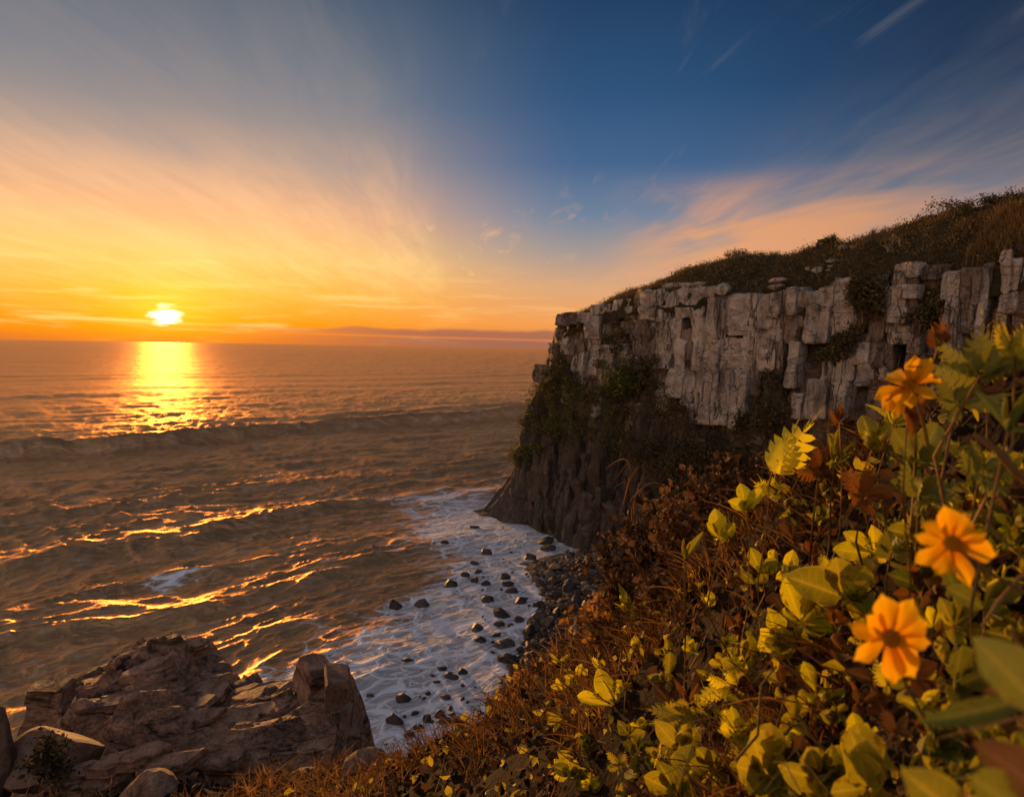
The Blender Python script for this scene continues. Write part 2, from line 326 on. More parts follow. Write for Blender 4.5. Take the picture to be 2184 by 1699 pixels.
def make_sea():
    nu, nv = 820, 640
    th = np.radians(np.linspace(-58, 52, nu))
    dep = np.concatenate([np.linspace(40, 0.9, nv - 60), np.geomspace(0.88, 0.03, 60)])
    rr = 25.0 / np.tan(np.radians(dep))
    T, R = np.meshgrid(th, rr, indexing='ij')
    X = R * np.sin(T); Y = R * np.cos(T)
    h, foam = sea_height(X, Y)
    d, _ = poly_dist(X, Y, SHORE, closed=False)
    calm = ss(d, 0.5, 26)
    h = h * (0.10 + 0.90 * calm)
    shore = np.exp(-d / 11.5)
    # churned patch and the white apron under the headland
    for (px, py, rad, s) in [(370, 1235, 4.5, 0.55), (1080, 1140, 9.0, 0.8), (760, 1490, 9, 0.3), (950, 1300, 9, 0.2)]:
        c = at_z(px, py); foam += s * np.exp(-((X - c[0]) ** 2 + (Y - c[1]) ** 2) / rad ** 2)
    for (px, py, wpx, hf, lb) in surf:                     # white water round each rock
        c = at_z(px, py); w = wpx / F * float(np.dot(c - CAM, _f)) * 0.5; foam += 0.55 * np.exp(-((X - c[0]) ** 2 + (Y - c[1]) ** 2) / (1.7 * w) ** 2)
    me = grid_mesh('sea', np.stack([X, Y, h - 0.05], 2), True)
    attr(me, 'shore', shore); attr(me, 'foam', np.clip(foam, 0, 1.5))
    m, n, out = mat('sea_water')
    tc = n.new('ShaderNodeTexCoord').outputs['Object']; X_, Y_, Z_ = n.xyz(tc)
    P = n.m('ADD', n.m('MULTIPLY', X_, KX), n.m('MULTIPLY', Y_, KY)); Q = n.m('SUBTRACT', n.m('MULTIPLY', X_, -KY), n.m('MULTIPLY', Y_, -KX))
    pq = n.comb(P, n.m('MULTIPLY', Q, 0.45), 0.0)
    dist = n.vm('LENGTH', tc)
    a1 = n.new('ShaderNodeAttribute', attribute_name='shore').outputs['Fac']; a2 = n.new('ShaderNodeAttribute', attribute_name='foam').outputs['Fac']
    # lacy foam
    wv = n.vm('ADD', pq, n.vm('MULTIPLY', n.vm('SUBTRACT', n.noise(pq, 0.35, 2.0, 0.6, color=True), (0.5, 0.5, 0.5)), (3.2, 3.2, 0)))
    lace = n.voro(wv, 0.55, 'DISTANCE_TO_EDGE'); lace2 = n.voro(wv, 1.9, 'DISTANCE_TO_EDGE')
    lac = n.m('MAXIMUM', n.m('SUBTRACT', 1.0, n.smooth(lace, 0.0, 0.16)), n.m('MULTIPLY', n.m('SUBTRACT', 1.0, n.smooth(lace2, 0.0, 0.2)), 0.7))
    cl = n.noise(wv, 0.30, 5.0, 0.72)
    amount = n.m('ADD', n.m('MULTIPLY', a1, 1.25), a2)
    thr = n.m('ADD', n.m('MULTIPLY', lac, 0.30), n.m('MULTIPLY', cl, 1.15))
    fo = n.smooth(n.m('ADD', amount, thr), 1.28, 1.56)
    fo = n.m('ADD', fo, n.m('MULTIPLY', n.smooth(thr, 0.78, 1.05), 0.16), clamp=True)
    dd = n.smooth(dist, 40.0, 420.0)
    b1 = n.noise(n.comb(P, n.m('MULTIPLY', Q, 0.4), 2.0), 1.1, 4.0, 0.62, 0.6)
    b2 = n.noise(n.comb(P, n.m('MULTIPLY', Q, 0.3), 5.0), 0.16, 3.0, 0.6, 0.4)
    bump1 = n.new('ShaderNodeBump'); bump1.inputs['Distance'].default_value = 0.5
    n.put(bump1.inputs['Strength'], n.m('SUBTRACT', 0.9, n.m('MULTIPLY', dd, 0.72))); n.put(bump1.inputs['Height'], b1)
    bump2 = n.new('ShaderNodeBump'); bump2.inputs['Distance'].default_value = 1.1; n.put(bump2.inputs['Strength'], n.m('SUBTRACT', 0.28, n.m('MULTIPLY', n.smooth(dist, 150.0, 700.0), 0.22)))
    n.put(bump2.inputs['Height'], b2); n.put(bump2.inputs['Normal'], bump1.outputs[0])
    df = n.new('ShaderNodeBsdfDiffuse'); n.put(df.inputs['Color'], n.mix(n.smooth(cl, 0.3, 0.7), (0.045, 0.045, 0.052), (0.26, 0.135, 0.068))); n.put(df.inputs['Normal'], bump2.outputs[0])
    gl = n.new('ShaderNodeBsdfGlossy'); gl.inputs['Color'].default_value = (1.0, 0.53, 0.21, 1); n.put(gl.inputs['Normal'], bump2.outputs[0])  # orange sheen of the low sky painted into the gloss colour
    n.put(gl.inputs['Roughness'], n.m('ADD', 0.52, n.m('MULTIPLY', n.smooth(dist, 100.0, 400.0), 0.03)))
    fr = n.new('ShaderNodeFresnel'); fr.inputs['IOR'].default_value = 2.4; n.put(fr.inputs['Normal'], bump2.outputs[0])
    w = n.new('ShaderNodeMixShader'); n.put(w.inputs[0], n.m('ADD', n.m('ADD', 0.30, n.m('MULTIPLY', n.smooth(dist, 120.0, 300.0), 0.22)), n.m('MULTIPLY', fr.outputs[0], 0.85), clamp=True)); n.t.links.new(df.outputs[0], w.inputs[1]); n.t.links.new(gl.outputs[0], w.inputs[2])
    f = n.new('ShaderNodeBsdfPrincipled'); n.put(f.inputs['Base Color'], n.mix(n.smooth(lac, 0.2, 0.9), (0.46, 0.41, 0.39), (0.82, 0.77, 0.78))); f.inputs['Roughness'].default_value = 0.75
    fb = n.new('ShaderNodeBump'); fb.inputs['Distance'].default_value = 0.35; fb.inputs['Strength'].default_value = 0.8; n.put(fb.inputs['Height'], n.m('ADD', n.m('MULTIPLY', lac, 0.5), b1)); n.put(f.inputs['Normal'], fb.outputs[0])
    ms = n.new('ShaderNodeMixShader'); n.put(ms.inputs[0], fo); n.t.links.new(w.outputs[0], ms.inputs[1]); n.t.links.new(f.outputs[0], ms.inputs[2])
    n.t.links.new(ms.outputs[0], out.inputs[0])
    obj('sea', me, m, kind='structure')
make_sea()
# ------------------------------------------------------------------ rock materials
def rock_mat(name, cols, scale=0.5, bump=0.5, stain=None, rough=0.85, vert=0.45, bdist=0.25, spec=0.3, crack=0.0, vary=0.0, strata=0.0):
    m, n, out = mat(name)
    tc = n.new('ShaderNodeTexCoord').outputs['Object']; X, Y, Z = n.xyz(tc)
    v = n.comb(X, Y, n.m('MULTIPLY', Z, vert))
    a = n.noise(v, scale, 5.0, 0.62, 0.6)
    col = n.ramp(a, [(0.30, cols[0]), (0.46, cols[1]), (0.60, cols[2]), (0.75, cols[3] if len(cols) > 3 else cols[2])])
    fine = n.noise(tc, scale * 9.0, 4.0, 0.7)
    col = n.mix(n.m('MULTIPLY', n.smooth(fine, 0.50, 0.70), 0.55), col, tuple(c * 0.42 for c in cols[0]))
    col = n.mix(n.m('MULTIPLY', n.smooth(fine, 0.50, 0.30), 0.30), col, tuple(min(c * 1.35, 0.7) for c in cols[2]))
    if stain:
        sn_ = n.noise(n.comb(X, Y, n.m('MULTIPLY', Z, 0.16)), scale * 1.3, 4.0, 0.6, 0.3)
        col = n.mix(n.m('MULTIPLY', n.smooth(sn_, 0.55, 0.68), 0.75), col, stain)
    if vary > 0:
        rv = n.new('ShaderNodeObjectInfo').outputs['Random']
        col = n.mix(1.0, col, n.ramp(rv, [(0.0, 1 - vary), (0.7, 1.0), (1.0, 1 + vary * 2.2)]), 'MULTIPLY')
    b = n.new('ShaderNodeBump'); b.inputs['Strength'].default_value = bump; b.inputs['Distance'].default_value = bdist
    hgt = n.m('ADD', n.noise(v, scale * 2.2, 6.0, 0.66, 0.4), n.m('MULTIPLY', fine, 0.35))
    if strata > 0:
        sl = n.noise(n.comb(n.m('MULTIPLY', X, 0.5), n.m('MULTIPLY', Y, 0.5), n.m('ADD', n.m('MULTIPLY', Z, strata), n.m('MULTIPLY', X, 0.5))), 1.0, 4.0, 0.65, 0.3)
        dk = n.smooth(sl, 0.47, 0.36)
        hgt = n.m('SUBTRACT', hgt, n.m('MULTIPLY', dk, 0.6)); col = n.mix(n.m('MULTIPLY', dk, 0.75), col, tuple(c * 0.25 for c in cols[0]))
    if crack > 0:
        l1 = n.noise(n.comb(X, Y, n.m('MULTIPLY', Z, 0.13)), scale * 1.1 * crack, 4.0, 0.6, 0.0)
        l2 = n.noise(n.comb(n.m('MULTIPLY', X, 0.28), n.m('MULTIPLY', Y, 0.28), n.m('MULTIPLY', Z, 0.8)), scale * 1.6 * crack, 5.0, 0.65, 0.0)
        line = n.m('MAXIMUM', n.m('SUBTRACT', 1.0, n.smooth(n.m('ABSOLUTE', n.m('SUBTRACT', l1, 0.5)), 0.0, 0.016)), n.m('MULTIPLY', n.m('SUBTRACT', 1.0, n.smooth(n.m('ABSOLUTE', n.m('SUBTRACT', l2, 0.5)), 0.0, 0.012)), 0.4))
        hgt = n.m('SUBTRACT', hgt, n.m('MULTIPLY', line, 0.8))
        col = n.mix(n.m('MULTIPLY', line, 0.7), col, tuple(c * 0.3 for c in cols[0]))
    n.put(b.inputs['Height'], hgt)
    p = n.new('ShaderNodeBsdfPrincipled'); n.put(p.inputs['Base Color'], col); p.inputs['Roughness'].default_value = rough
    p.inputs['Specular IOR Level'].default_value = spec
    n.put(p.inputs['Normal'], b.outputs[0]); n.t.links.new(p.outputs[0], out.inputs[0])
    return m
GREY = rock_mat('grey_sandstone', [(0.14, 0.112, 0.092), (0.35, 0.295, 0.25), (0.50, 0.43, 0.37), (0.60, 0.52, 0.44)], 0.55, 1.0, stain=(0.10, 0.07, 0.052), bdist=0.45, crack=0.6)
BROWN = rock_mat('brown_sandstone', [(0.085, 0.06, 0.046), (0.19, 0.138, 0.105), (0.29, 0.215, 0.165), (0.38, 0.29, 0.22)], 0.6, 1.0, stain=(0.05, 0.035, 0.028), bdist=0.45, crack=0.7)
BASALT = rock_mat('dark_basalt', [(0.035, 0.026, 0.021), (0.075, 0.056, 0.044), (0.14, 0.10, 0.076), (0.27, 0.19, 0.14)], 0.6, 1.0, stain=(0.035, 0.028, 0.024), vert=0.18, bdist=0.5)
CORE = rock_mat('cliff_core', [(0.035, 0.028, 0.023), (0.075, 0.058, 0.046), (0.13, 0.10, 0.08), (0.2, 0.16, 0.125)], 0.5, 1.0, vert=0.25, bdist=0.5)

# ------------------------------------------------------------------ headland: plan line of the cliff edge
T0 = np.array([6.3, 95.5]); T1 = np.array([37.0, 46.5])
DL = (T1 - T0) / np.linalg.norm(T1 - T0); NL = np.array([DL[1], -DL[0]])          # along (towards the viewer), outward
if NL[0] > 0: NL = -NL
BACK = np.array([0.62, 0.785])                                                   # far side of the point, hidden
SLEN = 86.0
def edge_out(z):
    """how far the face stands out from the edge line at height z"""
    return np.interp(z, [-2, 0, 4, 9, 13, 18, 24, 30, 34, 60], [5.9, 5.5, 4.9, 4.2, 3.5, 2.5, 1.4, 0.5, 0.0, 0.0])
def tip_out(z):
    return np.interp(z, [-2, 0, 3, 6, 10, 15, 20, 25, 29], [9.5, 8.2, 5.8, 4.2, 3.0, 2.0, 1.2, 0.5, 0.0])
def cliff_hit(px, py, proud=0.0):
    q = ray(px, py); t = 70.0
    for _ in range(30):
        z = CAM[2] + q[2] * t
        c = T0 + NL * (edge_out(z) + proud)
        t = np.dot(c, NL) / (q[0] * NL[0] + q[1] * NL[1])
    return CAM + q * t
def s_of(p): return float(np.dot(np.asarray(p)[:2] - T0, DL))
EDGE_PX = [(1186, 690), (1215, 672), (1260, 655), (1340, 628), (1380, 615), (1500, 612), (1560, 632), (1640, 622), (1700, 608), (1850, 594), (1990, 580), (2080, 565), (2184, 535)]
_es, _ez = zip(*[(s_of(cliff_hit(*p)), cliff_hit(*p)[2]) for p in EDGE_PX])
def edge_z(s): return np.interp(s, _es, _ez)
CREST_PX = [(1186, 690), (1230, 662), (1290, 634), (1350, 606), (1430, 590), (1500, 572), (1560, 553), (1600, 543), (1640, 545), (1690, 548), (1760, 516), (1830, 523), (1900, 494), (1980, 468), (2050, 447), (2100, 448), (2150, 420), (2190, 414), (2260, 400)]
CREST_IN = 10.0
def crest_hit(px, py, inland):
    q = ray(px, py); c = T0 - NL * inland
    t = np.dot(c, NL) / (q[0] * NL[0] + q[1] * NL[1]); return CAM + q * t
_cs, _cz = [], []
for i, p in enumerate(CREST_PX):
    P_ = crest_hit(*p, min(CREST_IN, 1.0 + i * 1.6)); _cs.append(s_of(P_)); _cz.append(P_[2])
def crest_z(s): return np.interp(s, _cs, _cz)
def hill_z(x, y):
    rel = np.stack([x - T0[0], y - T0[1]], -1)
    s = rel @ DL; inl = -(rel @ NL)
    bn = np.array([-BACK[1], BACK[0]]); back_in = -(rel @ bn)                       # distance from the far side line
    ez = edge_z(s); cz = np.maximum(crest_z(s), ez + 0.2)
    t = np.clip(inl / CREST_IN, 0, 1)
    top = ez + (cz - ez) * (t * (1.55 - 0.55 * t)) + np.clip(inl - CREST_IN, 0, 40) * -0.03
    top = top + (fbm(x / 5.0, y / 5.0, 4, 91) - 0.5) * 1.3 * ss(inl, 0.5, 4) + (fbm(x / 1.3, y / 1.3, 3, 95) - 0.5) * 0.45 * ss(inl, 0.5, 3)
    drop = np.where(inl < 0.1, (0.1 - inl) * 3.0, 0) + np.where(back_in < 0.5, (0.5 - back_in) * 2.2, 0)
    return top - drop - 0.1, inl, back_in
def make_hill():
    nu, nv = 330, 150
    s = np.linspace(-9, SLEN, nu); inl = np.concatenate([np.linspace(-0.8, 14, 110), np.linspace(14.5, 60, 40)])
    S, I = np.meshgrid(s, inl, indexing='ij')
    X = T0[0] + DL[0] * S - NL[0] * I; Y = T0[1] + DL[1] * S - NL[1] * I
    Z, a, b = hill_z(X, Y)
    me = grid_mesh('hill', np.stack([X, Y, np.maximum(Z, -3)], 2), True)
    m, n, out = mat('dry_turf')
    tc = n.new('ShaderNodeTexCoord').outputs['Object']
    a_ = n.noise(tc, 0.35, 5.0, 0.6); b_ = n.noise(tc, 4.0, 4.0, 0.7)
    col = n.ramp(a_, [(0.32, (0.030, 0.026, 0.012)), (0.5, (0.062, 0.048, 0.022)), (0.7, (0.11, 0.075, 0.036))])
    col = n.mix(n.smooth(b_, 0.4, 0.7), col, (0.028, 0.022, 0.011))
    bp = n.new('ShaderNodeBump'); bp.inputs['Distance'].default_value = 0.4; bp.inputs['Strength'].default_value = 1.0; n.put(bp.inputs['Height'], b_)
    p = n.new('ShaderNodeBsdfPrincipled'); n.put(p.inputs['Base Color'], col); p.inputs['Roughness'].default_value = 0.95; p.inputs['Specular IOR Level'].default_value = 0.1
    n.put(p.inputs['Normal'], bp.outputs[0]); n.t.links.new(p.outputs[0], out.inputs[0])
    obj('hill', me, m, kind='structure')
make_hill()

def make_core():
    """the continuous face behind the separate blocks, wrapped round the point"""
    plan, nrm = [], []
    for k in np.linspace(0, 1, 70):                                       # hidden far side
        p = T0 + BACK * (40 * (1 - k)); plan.append(p); nrm.append(np.array([-BACK[1], BACK[0]]))
    bn = np.array([-BACK[1], BACK[0]])
    a0 = math.atan2(bn[1], bn[0]); a1 = math.atan2(NL[1], NL[0])
    while a1 < a0: a1 += 2 * math.pi
    for k in np.linspace(0, 1, 46)[1:]:
        a = a0 + (a1 - a0) * k; plan.append(T0); nrm.append(np.array([math.cos(a), math.sin(a)]))
    for s in np.linspace(0, SLEN, 560)[1:]:
        plan.append(T0 + DL * s); nrm.append(NL)
    plan = np.array(plan); nrm = np.array(nrm); nv = 190
    cum = np.concatenate([[0], np.cumsum(np.maximum(np.linalg.norm(np.diff(plan, axis=0), axis=1), 0.22))])
    s = (plan - T0) @ DL; ez = np.where((plan - T0) @ DL > 0, edge_z(np.maximum(s, 0)), edge_z(0.0))
    v = np.linspace(0, 1, nv)
    Z = ez[:, None] - 0.25 + (-2.5 - ez[:, None]) * v[None]
    tipn = np.clip(-(nrm @ DL), 0, 1)[:, None]
    O = edge_out(Z) + tip_out(Z) * tipn - 1.1
    U = np.repeat(cum[:, None], nv, 1)
    col = n2(U / 2.3, Z / 16.0, 201); colf = n2(U / 0.85, Z / 7.0, 202)
    stepz = np.floor(Z / 3.1 + n2(U / 5.0, 0 * U, 205) * 2)
    O += (np.abs(col * 2 - 1) - 0.5) * 1.7 + (colf - 0.5) * 0.9 + (_h(np.floor(U / 1.9), stepz, 0 * U, 3) - 0.5) * 0.8
    O += (fbm(U / 1.1, Z / 1.1, 4, 210) - 0.5) * 0.7
    O -= ss(v, 0.06, 0.0)[None] * 0.4
    X = plan[:, 0:1] + nrm[:, 0:1] * O; Y = plan[:, 1:2] + nrm[:, 1:2] * O
    me = grid_mesh('cliff', np.stack([X, Y, Z], 2), False)
    return obj('cliff', me, CORE, kind='structure')
CLIFF = make_core()

def rock_prism(name, foot, z0, z1, origin2, ax, nx, seed, rings=5, jit=0.12, taper=0.12, lean=0.0, cap=0.35, rough=0.0, seg=0.5):
    """irregular upright block: footprint polygon (along, out) lofted over rings, weathered by noise when rough > 0"""
    r = random.Random(seed); k0 = len(foot); w = max(p[0] for p in foot) - min(p[0] for p in foot); H = z1 - z0
    foot = [(a + r.uniform(-1, 1) * jit * w * 0.5, b + r.uniform(-1, 1) * jit * w * 0.5) for a, b in foot]
    if rough > 0:
        ff = []
        for i in range(k0):
            (a, b), (c, d) = foot[i], foot[(i + 1) % k0]; m_ = 1 if i in (0,) else max(1, int(round(math.hypot(c - a, d - b) / seg)))
            ff += [(a + (c - a) * t / m_, b + (d - b) * t / m_) for t in range(m_)]
        foot = ff; hs = list(np.linspace(0.0, 1.0, max(3, int(H / seg) + 1)))
    else:
        hs = [0.0] + sorted(r.uniform(0.12, 0.9) for _ in range(rings - 2)) + [1.0]
    k = len(foot); cx = sum(p[0] for p in foot) / k; cy = sum(p[1] for p in foot) / k
    ins = min(cap, 0.22 * H, 0.22 * w)
    hs = sorted([0.0, ins / H] + [min(max(h, ins / H + 0.02), 1 - ins / H - 0.02) for h in hs[1:-1]] + [1 - ins / H, 1.0]); R = len(hs)
    co = np.zeros((R, k, 3)); F_ = np.array(foot)
    for j, h in enumerate(hs):
        sc = 1.0 - taper * h * r.uniform(0.6, 1.0)
        if j in (0, R - 1): sc *= 1 - 0.9 * ins / max(w, 0.01)
        bx, by = r.uniform(-1, 1) * jit * 0.2 * w, r.uniform(-1, 1) * jit * 0.2 * w
        u = cx + (F_[:, 0] - cx) * sc + bx; o = cy + (F_[:, 1] - cy) * np.where(F_[:, 1] > cy, sc, 1.0) + by + lean * h * H
        if rough <= 0:
            u = u + np.array([r.uniform(-1, 1) for _ in range(k)]) * jit * 0.22 * w; o = o + np.array([r.uniform(-1, 1) for _ in range(k)]) * jit * 0.22 * w
        zz = z0 + H * h + (np.array([r.uniform(-1, 1) for _ in range(k)]) * 0.4 * ins if j in (1, R - 2, R - 1) else 0)
        co[j, :, 0] = origin2[0] + ax[0] * u + nx[0] * o; co[j, :, 1] = origin2[1] + ax[1] * u + nx[1] * o; co[j, :, 2] = zz
    if rough > 0:
        X, Y, Z = co[..., 0].copy(), co[..., 1].copy(), co[..., 2].copy(); q = r.uniform(0, 50)
        lg = n3(X * .5 + q, Y * .5, Z * .4, 11) - .5; md = n3(X * 1.2 + q, Y * 1.2, Z * .9, 12) - .5; ce = _h(np.floor(X * .9 + Y * .9 + md * 1.5), np.floor(Z * .85 + lg * 2.0), 0 * X, seed % 97) - .5
        d = rough * (lg * .9 + md * .75 + ce * .55); front = np.where(np.arange(k)[None] > 1, 1.0, 0.0)
        co[..., 0] += nx[0] * d * front + ax[0] * rough * .45 * (n3(X * 1.0, Y * 1.0 + q, Z * .8, 13) - .5); co[..., 1] += nx[1] * d * front + ax[1] * rough * .45 * (n3(X * 1.0, Y * 1.0 + q, Z * .8, 13) - .5)
        co[..., 2] += rough * .5 * (n3(X * .9, Y * .9, Z * .9 + q, 14) - .5)
    fl, st = [], []
    def add(f): st.append(len(fl)); fl.extend(f)
    for j in range(R - 1):
        for i in range(k):
            a = j * k + i; b = j * k + (i + 1) % k
            add([a, b, b + k, a + k])
    add(list(range(k))[::-1]); add([(R - 1) * k + i for i in range(k)])
    return raw_mesh(name, co.reshape(-1, 3), fl, st, False)

def block_at(px0, py0, px1, py1, proud=0.0, m=GREY, seed=1, name='rock_block', yaw=None, parent=CLIFF):
    r = random.Random(seed)
    cpx, cpy = (px0 + px1) / 2, (py0 + py1) / 2
    a = cliff_hit(px0, cpy, proud); b = cliff_hit(px1, cpy, proud); t = cliff_hit(cpx, py0, proud); bt = cliff_hit(cpx, py1, proud)
    c = cliff_hit(cpx, cpy, proud)
    w = max(0.5, float(np.linalg.norm(b[:2] - a[:2])) * 1.04); z0, z1 = bt[2], t[2]
    dep = max(1.4, w * 0.55)
    l = r.choice((0.02, 0.08, 0.15, 0.55)) * r.uniform(.5, 1) * min(w, 2.0) * 0.6; rr_ = r.choice((0.0, 0.05, 0.1, 0.4)) * r.uniform(.5, 1) * min(w, 2.0) * 0.6
    k1, k2 = r.uniform(0.12, 0.4), r.uniform(0.6, 0.9)
    foot = [(-w / 2, -dep), (w / 2, -dep), (w / 2, -rr_), (-w / 2 + k2 * w, r.uniform(-0.05, 0.06) * w), (-w / 2 + k1 * w, r.uniform(-0.04, 0.07) * w), (-w / 2, -l)]
    lean = (edge_out(z0) - edge_out(z1)) / max(z1 - z0, 0.3) * -0.5
    me = rock_prism(name, foot, z0 - 0.15, z1, c[:2], DL, NL, seed, rings=3 + int(min(5, (z1 - z0) / 1.4)), jit=0.05 if w > 1.5 else 0.08, taper=0.02, lean=lean, cap=0.2, rough=min(0.8, 0.28 + 0.16 * w))
    return obj(name, me, m, parent)

S2 = 0.8217
def R1(x0, y0, x1, y1): return tuple(S2 * v for v in (1200 + x0 / 2.73, 480 + y0 / 2.73, 1200 + x1 / 2.73, 480 + y1 / 2.73))
def R2(x0, y0, x1, y1): return tuple(S2 * v for v in (1900 + x0 / 2.74, 480 + y0 / 2.74, 1900 + x1 / 2.74, 480 + y1 / 2.74))
G, B_ = GREY, BROWN
BL1 = [(665, 905, 800, 985, 1.2, B_), (770, 905, 890, 965, .7, G), (880, 845, 960, 915, .5, G), (955, 845, 1035, 905, .6, G), (1040, 815, 1120, 885, .4, G), (1120, 795, 1200, 865, .4, G), (1040, 885, 1110, 970, .2, G), (1110, 865, 1210, 930, .3, G),
 (1215, 735, 1300, 850, .9, B_), (1255, 750, 1395, 850, 1.1, G), (1405, 738, 1745, 850, .6, G), (1480, 695, 1605, 742, .2, G), (1405, 700, 1480, 745, .1, G), (1600, 690, 1700, 745, -.2, G),
 (1208, 855, 1252, 955, .6, B_), (1250, 855, 1362, 950, .8, G), (1365, 885, 1455, 955, .6, G), (1470, 865, 1625, 935, .5, G), (1395, 850, 1480, 890, .2, G),
 (690, 965, 870, 1055, .4, G), (865, 925, 965, 1075, .7, G), (960, 940, 1012, 1050, .5, G), (640, 1018, 692, 1125, .5, B_), (690, 1045, 762, 1205, .3, G), (865, 1070, 935, 1215, .3, G), (930, 1085, 972, 1145, .2, G), (760, 1040, 870, 1110, .1, B_),
 (780, 1095, 862, 1185, .2, B_), (770, 1180, 855, 1315, .3, G), (895, 1140, 952, 1340, .2, G), (955, 1135, 1062, 1335, .5, G), (925, 1330, 1022, 1495, .6, G), (690, 1200, 775, 1320, .0, B_), (1110, 975, 1203, 1045, .3, B_), (1090, 1125, 1162, 1215, .4, G), (1110, 1212, 1228, 1295, .6, G),
 (1197, 955, 1335, 1125, .7, B_), (1197, 1120, 1335, 1255, .5, B_), (1338, 945, 1440, 1190, .5, G), (1435, 940, 1530, 1180, .6, G), (1525, 1015, 1622, 1095, .7, B_), (1340, 1180, 1480, 1290, .2, G), (1475, 1088, 1560, 1325, .6, G), (1555, 1095, 1625, 1330, .3, B_),
 (1617, 975, 1707, 1112, .9, G), (1615, 1100, 1692, 1305, .9, G), (1628, 1300, 1690, 1545, 1.0, G), (1690, 1108, 1802, 1335, .8, G), (1685, 1330, 1802, 1545, .9, G), (1540, 1320, 1630, 1560, .4, G),
 (1708, 795, 1792, 1108, 1.2, G), (1788, 785, 1864, 1085, 1.0, G), (1866, 770, 2052, 1045, 1.1, G), (2048, 800, 2112, 1065, .6, G), (2108, 795, 2190, 1005, .8, G), (1620, 860, 1712, 985, .5, G),
 (1798, 1085, 1962, 1315, .8, G), (1958, 1058, 2085, 1315, .7, G), (1798, 1310, 1872, 1700, 1.0, G), (1868, 1310, 2005, 1620, .8, G), (1435, 1300, 1545, 1500, .6, G), (1365, 1375, 1440, 1600, .5, G), (1595, 1540, 1765, 1690, .8, G), (1870, 1580, 1935, 1720, .7, G), (2080, 1060, 2190, 1310, .6, G), (1990, 1310, 2100, 1480, .3, B_),
 (493, 1278, 602, 1392, 1.2, B_), (588, 1198, 642, 1305, .9, B_), (600, 1120, 650, 1200, .7, B_), (890, 1560, 945, 1640, .7, G), (960, 1500, 1000, 1560, .4, G)]
BL2 = [(120, 800, 202, 1055, .5, G), (198, 765, 372, 935, .7, G), (376, 725, 446, 905, .9, G), (198, 930, 352, 1105, .4, G), (346, 900, 444, 1125, .7, B_), (438, 728, 522, 865, .9, G), (466, 755, 600, 855, .8, G), (595, 730, 722, 855, .8, G), (490, 850, 600, 1112, .8, G), (595, 850, 682, 1108, .8, G), (676, 685, 724, 1000, .7, G), (718, 665, 872, 835, .8, G), (698, 830, 892, 1045, .8, G),
 (376, 1118, 452, 1435, .9, G), (296, 1100, 352, 1405, .5, B_), (445, 860, 495, 1000, .5, B_), (205, 1100, 300, 1300, .4, G), (120, 1050, 210, 1300, .4, G),
 (1128, 553, 1315, 652, 1.3, G), (1130, 655, 1312, 712, 1.0, B_), (1088, 718, 1312, 792, 1.2, G), (1083, 780, 1222, 862, 1.2, G), (1083, 860, 1222, 965, 1.2, G), (1218, 755, 1325, 905, .7, B_), (1328, 578, 1512, 652, .8, B_), (1318, 650, 1492, 722, .5, B_), (980, 645, 1085, 720, .3, B_), (1000, 720, 1088, 800, .2, B_), (1320, 720, 1490, 860, .2, B_),
 (1083, 965, 1182, 1045, 1.0, G), (1178, 995, 1252, 1075, .9, G), (1088, 1040, 1252, 1122, 1.0, G), (1248, 968, 1335, 1065, .8, B_), (1252, 1060, 1338, 1192, .8, B_), (966, 965, 1083, 1112, .7, B_), (886, 1055, 972, 1155, .8, B_), (836, 1118, 955, 1265, 1.0, G), (858, 1268, 962, 1415, .9, G), (956, 1110, 1133, 1295, .6, B_), (1036, 1295, 1085, 1375, .4, G), (955, 1305, 1005, 1375, .5, G),
 (655, 1285, 722, 1405, .9, G), (716, 1235, 845, 1385, 1.0, G), (596, 1255, 664, 1650, 1.1, G), (658, 1398, 802, 1660, 1.0, G), (478, 1385, 602, 1660, .9, G), (408, 1475, 484, 1660, .8, G), (800, 1385, 870, 1660, .2, B_), (960, 1375, 1080, 1660, .0, B_),
 (1486, 615, 1604, 805, 1.1, G), (1598, 595, 1756, 835, 1.0, B_), (1486, 800, 1595, 1155, 1.2, G), (1588, 828, 1724, 1045, .8, B_), (1498, 1040, 1604, 1260, 1.0, G), (1600, 1040, 1720, 1260, .5, B_), (1338, 1040, 1490, 1200, .3, B_), (1220, 1190, 1350, 1420, .4, B_),
 (1752, 555, 1796, 1105, .8, G), (1726, 740, 1758, 1200, .9, G), (1790, 535, 1888, 985, -.3, BASALT), (1895, 535, 1964, 990, .9, G), (1956, 515, 2024, 905, 1.0, G), (2005, 425, 2085, 745, .1, BASALT), (1895, 455, 1984, 535, .7, G), (2005, 740, 2085, 1005, .3, B_), (1860, 880, 1905, 1100, .4, B_), (1956, 900, 2080, 1150, .2, B_), (1755, 1100, 1960, 1300, .3, B_),
 (2080, 420, 2230, 760, .6, G), (2080, 755, 2230, 1100, .8, B_), (2225, 380, 2400, 800, .6, B_), (2225, 800, 2400, 1150, .7, G)]
i = 0
for conv, lst in ((R1, BL1), (R2, BL2)):
    for (x0, y0, x1, y1, pr, mm) in lst:
        i += 1; block_at(*conv(x0, y0, x1, y1), proud=pr * 1.15 - 0.5 + rnd.uniform(-.2, .2), m=mm, seed=1000 + i)
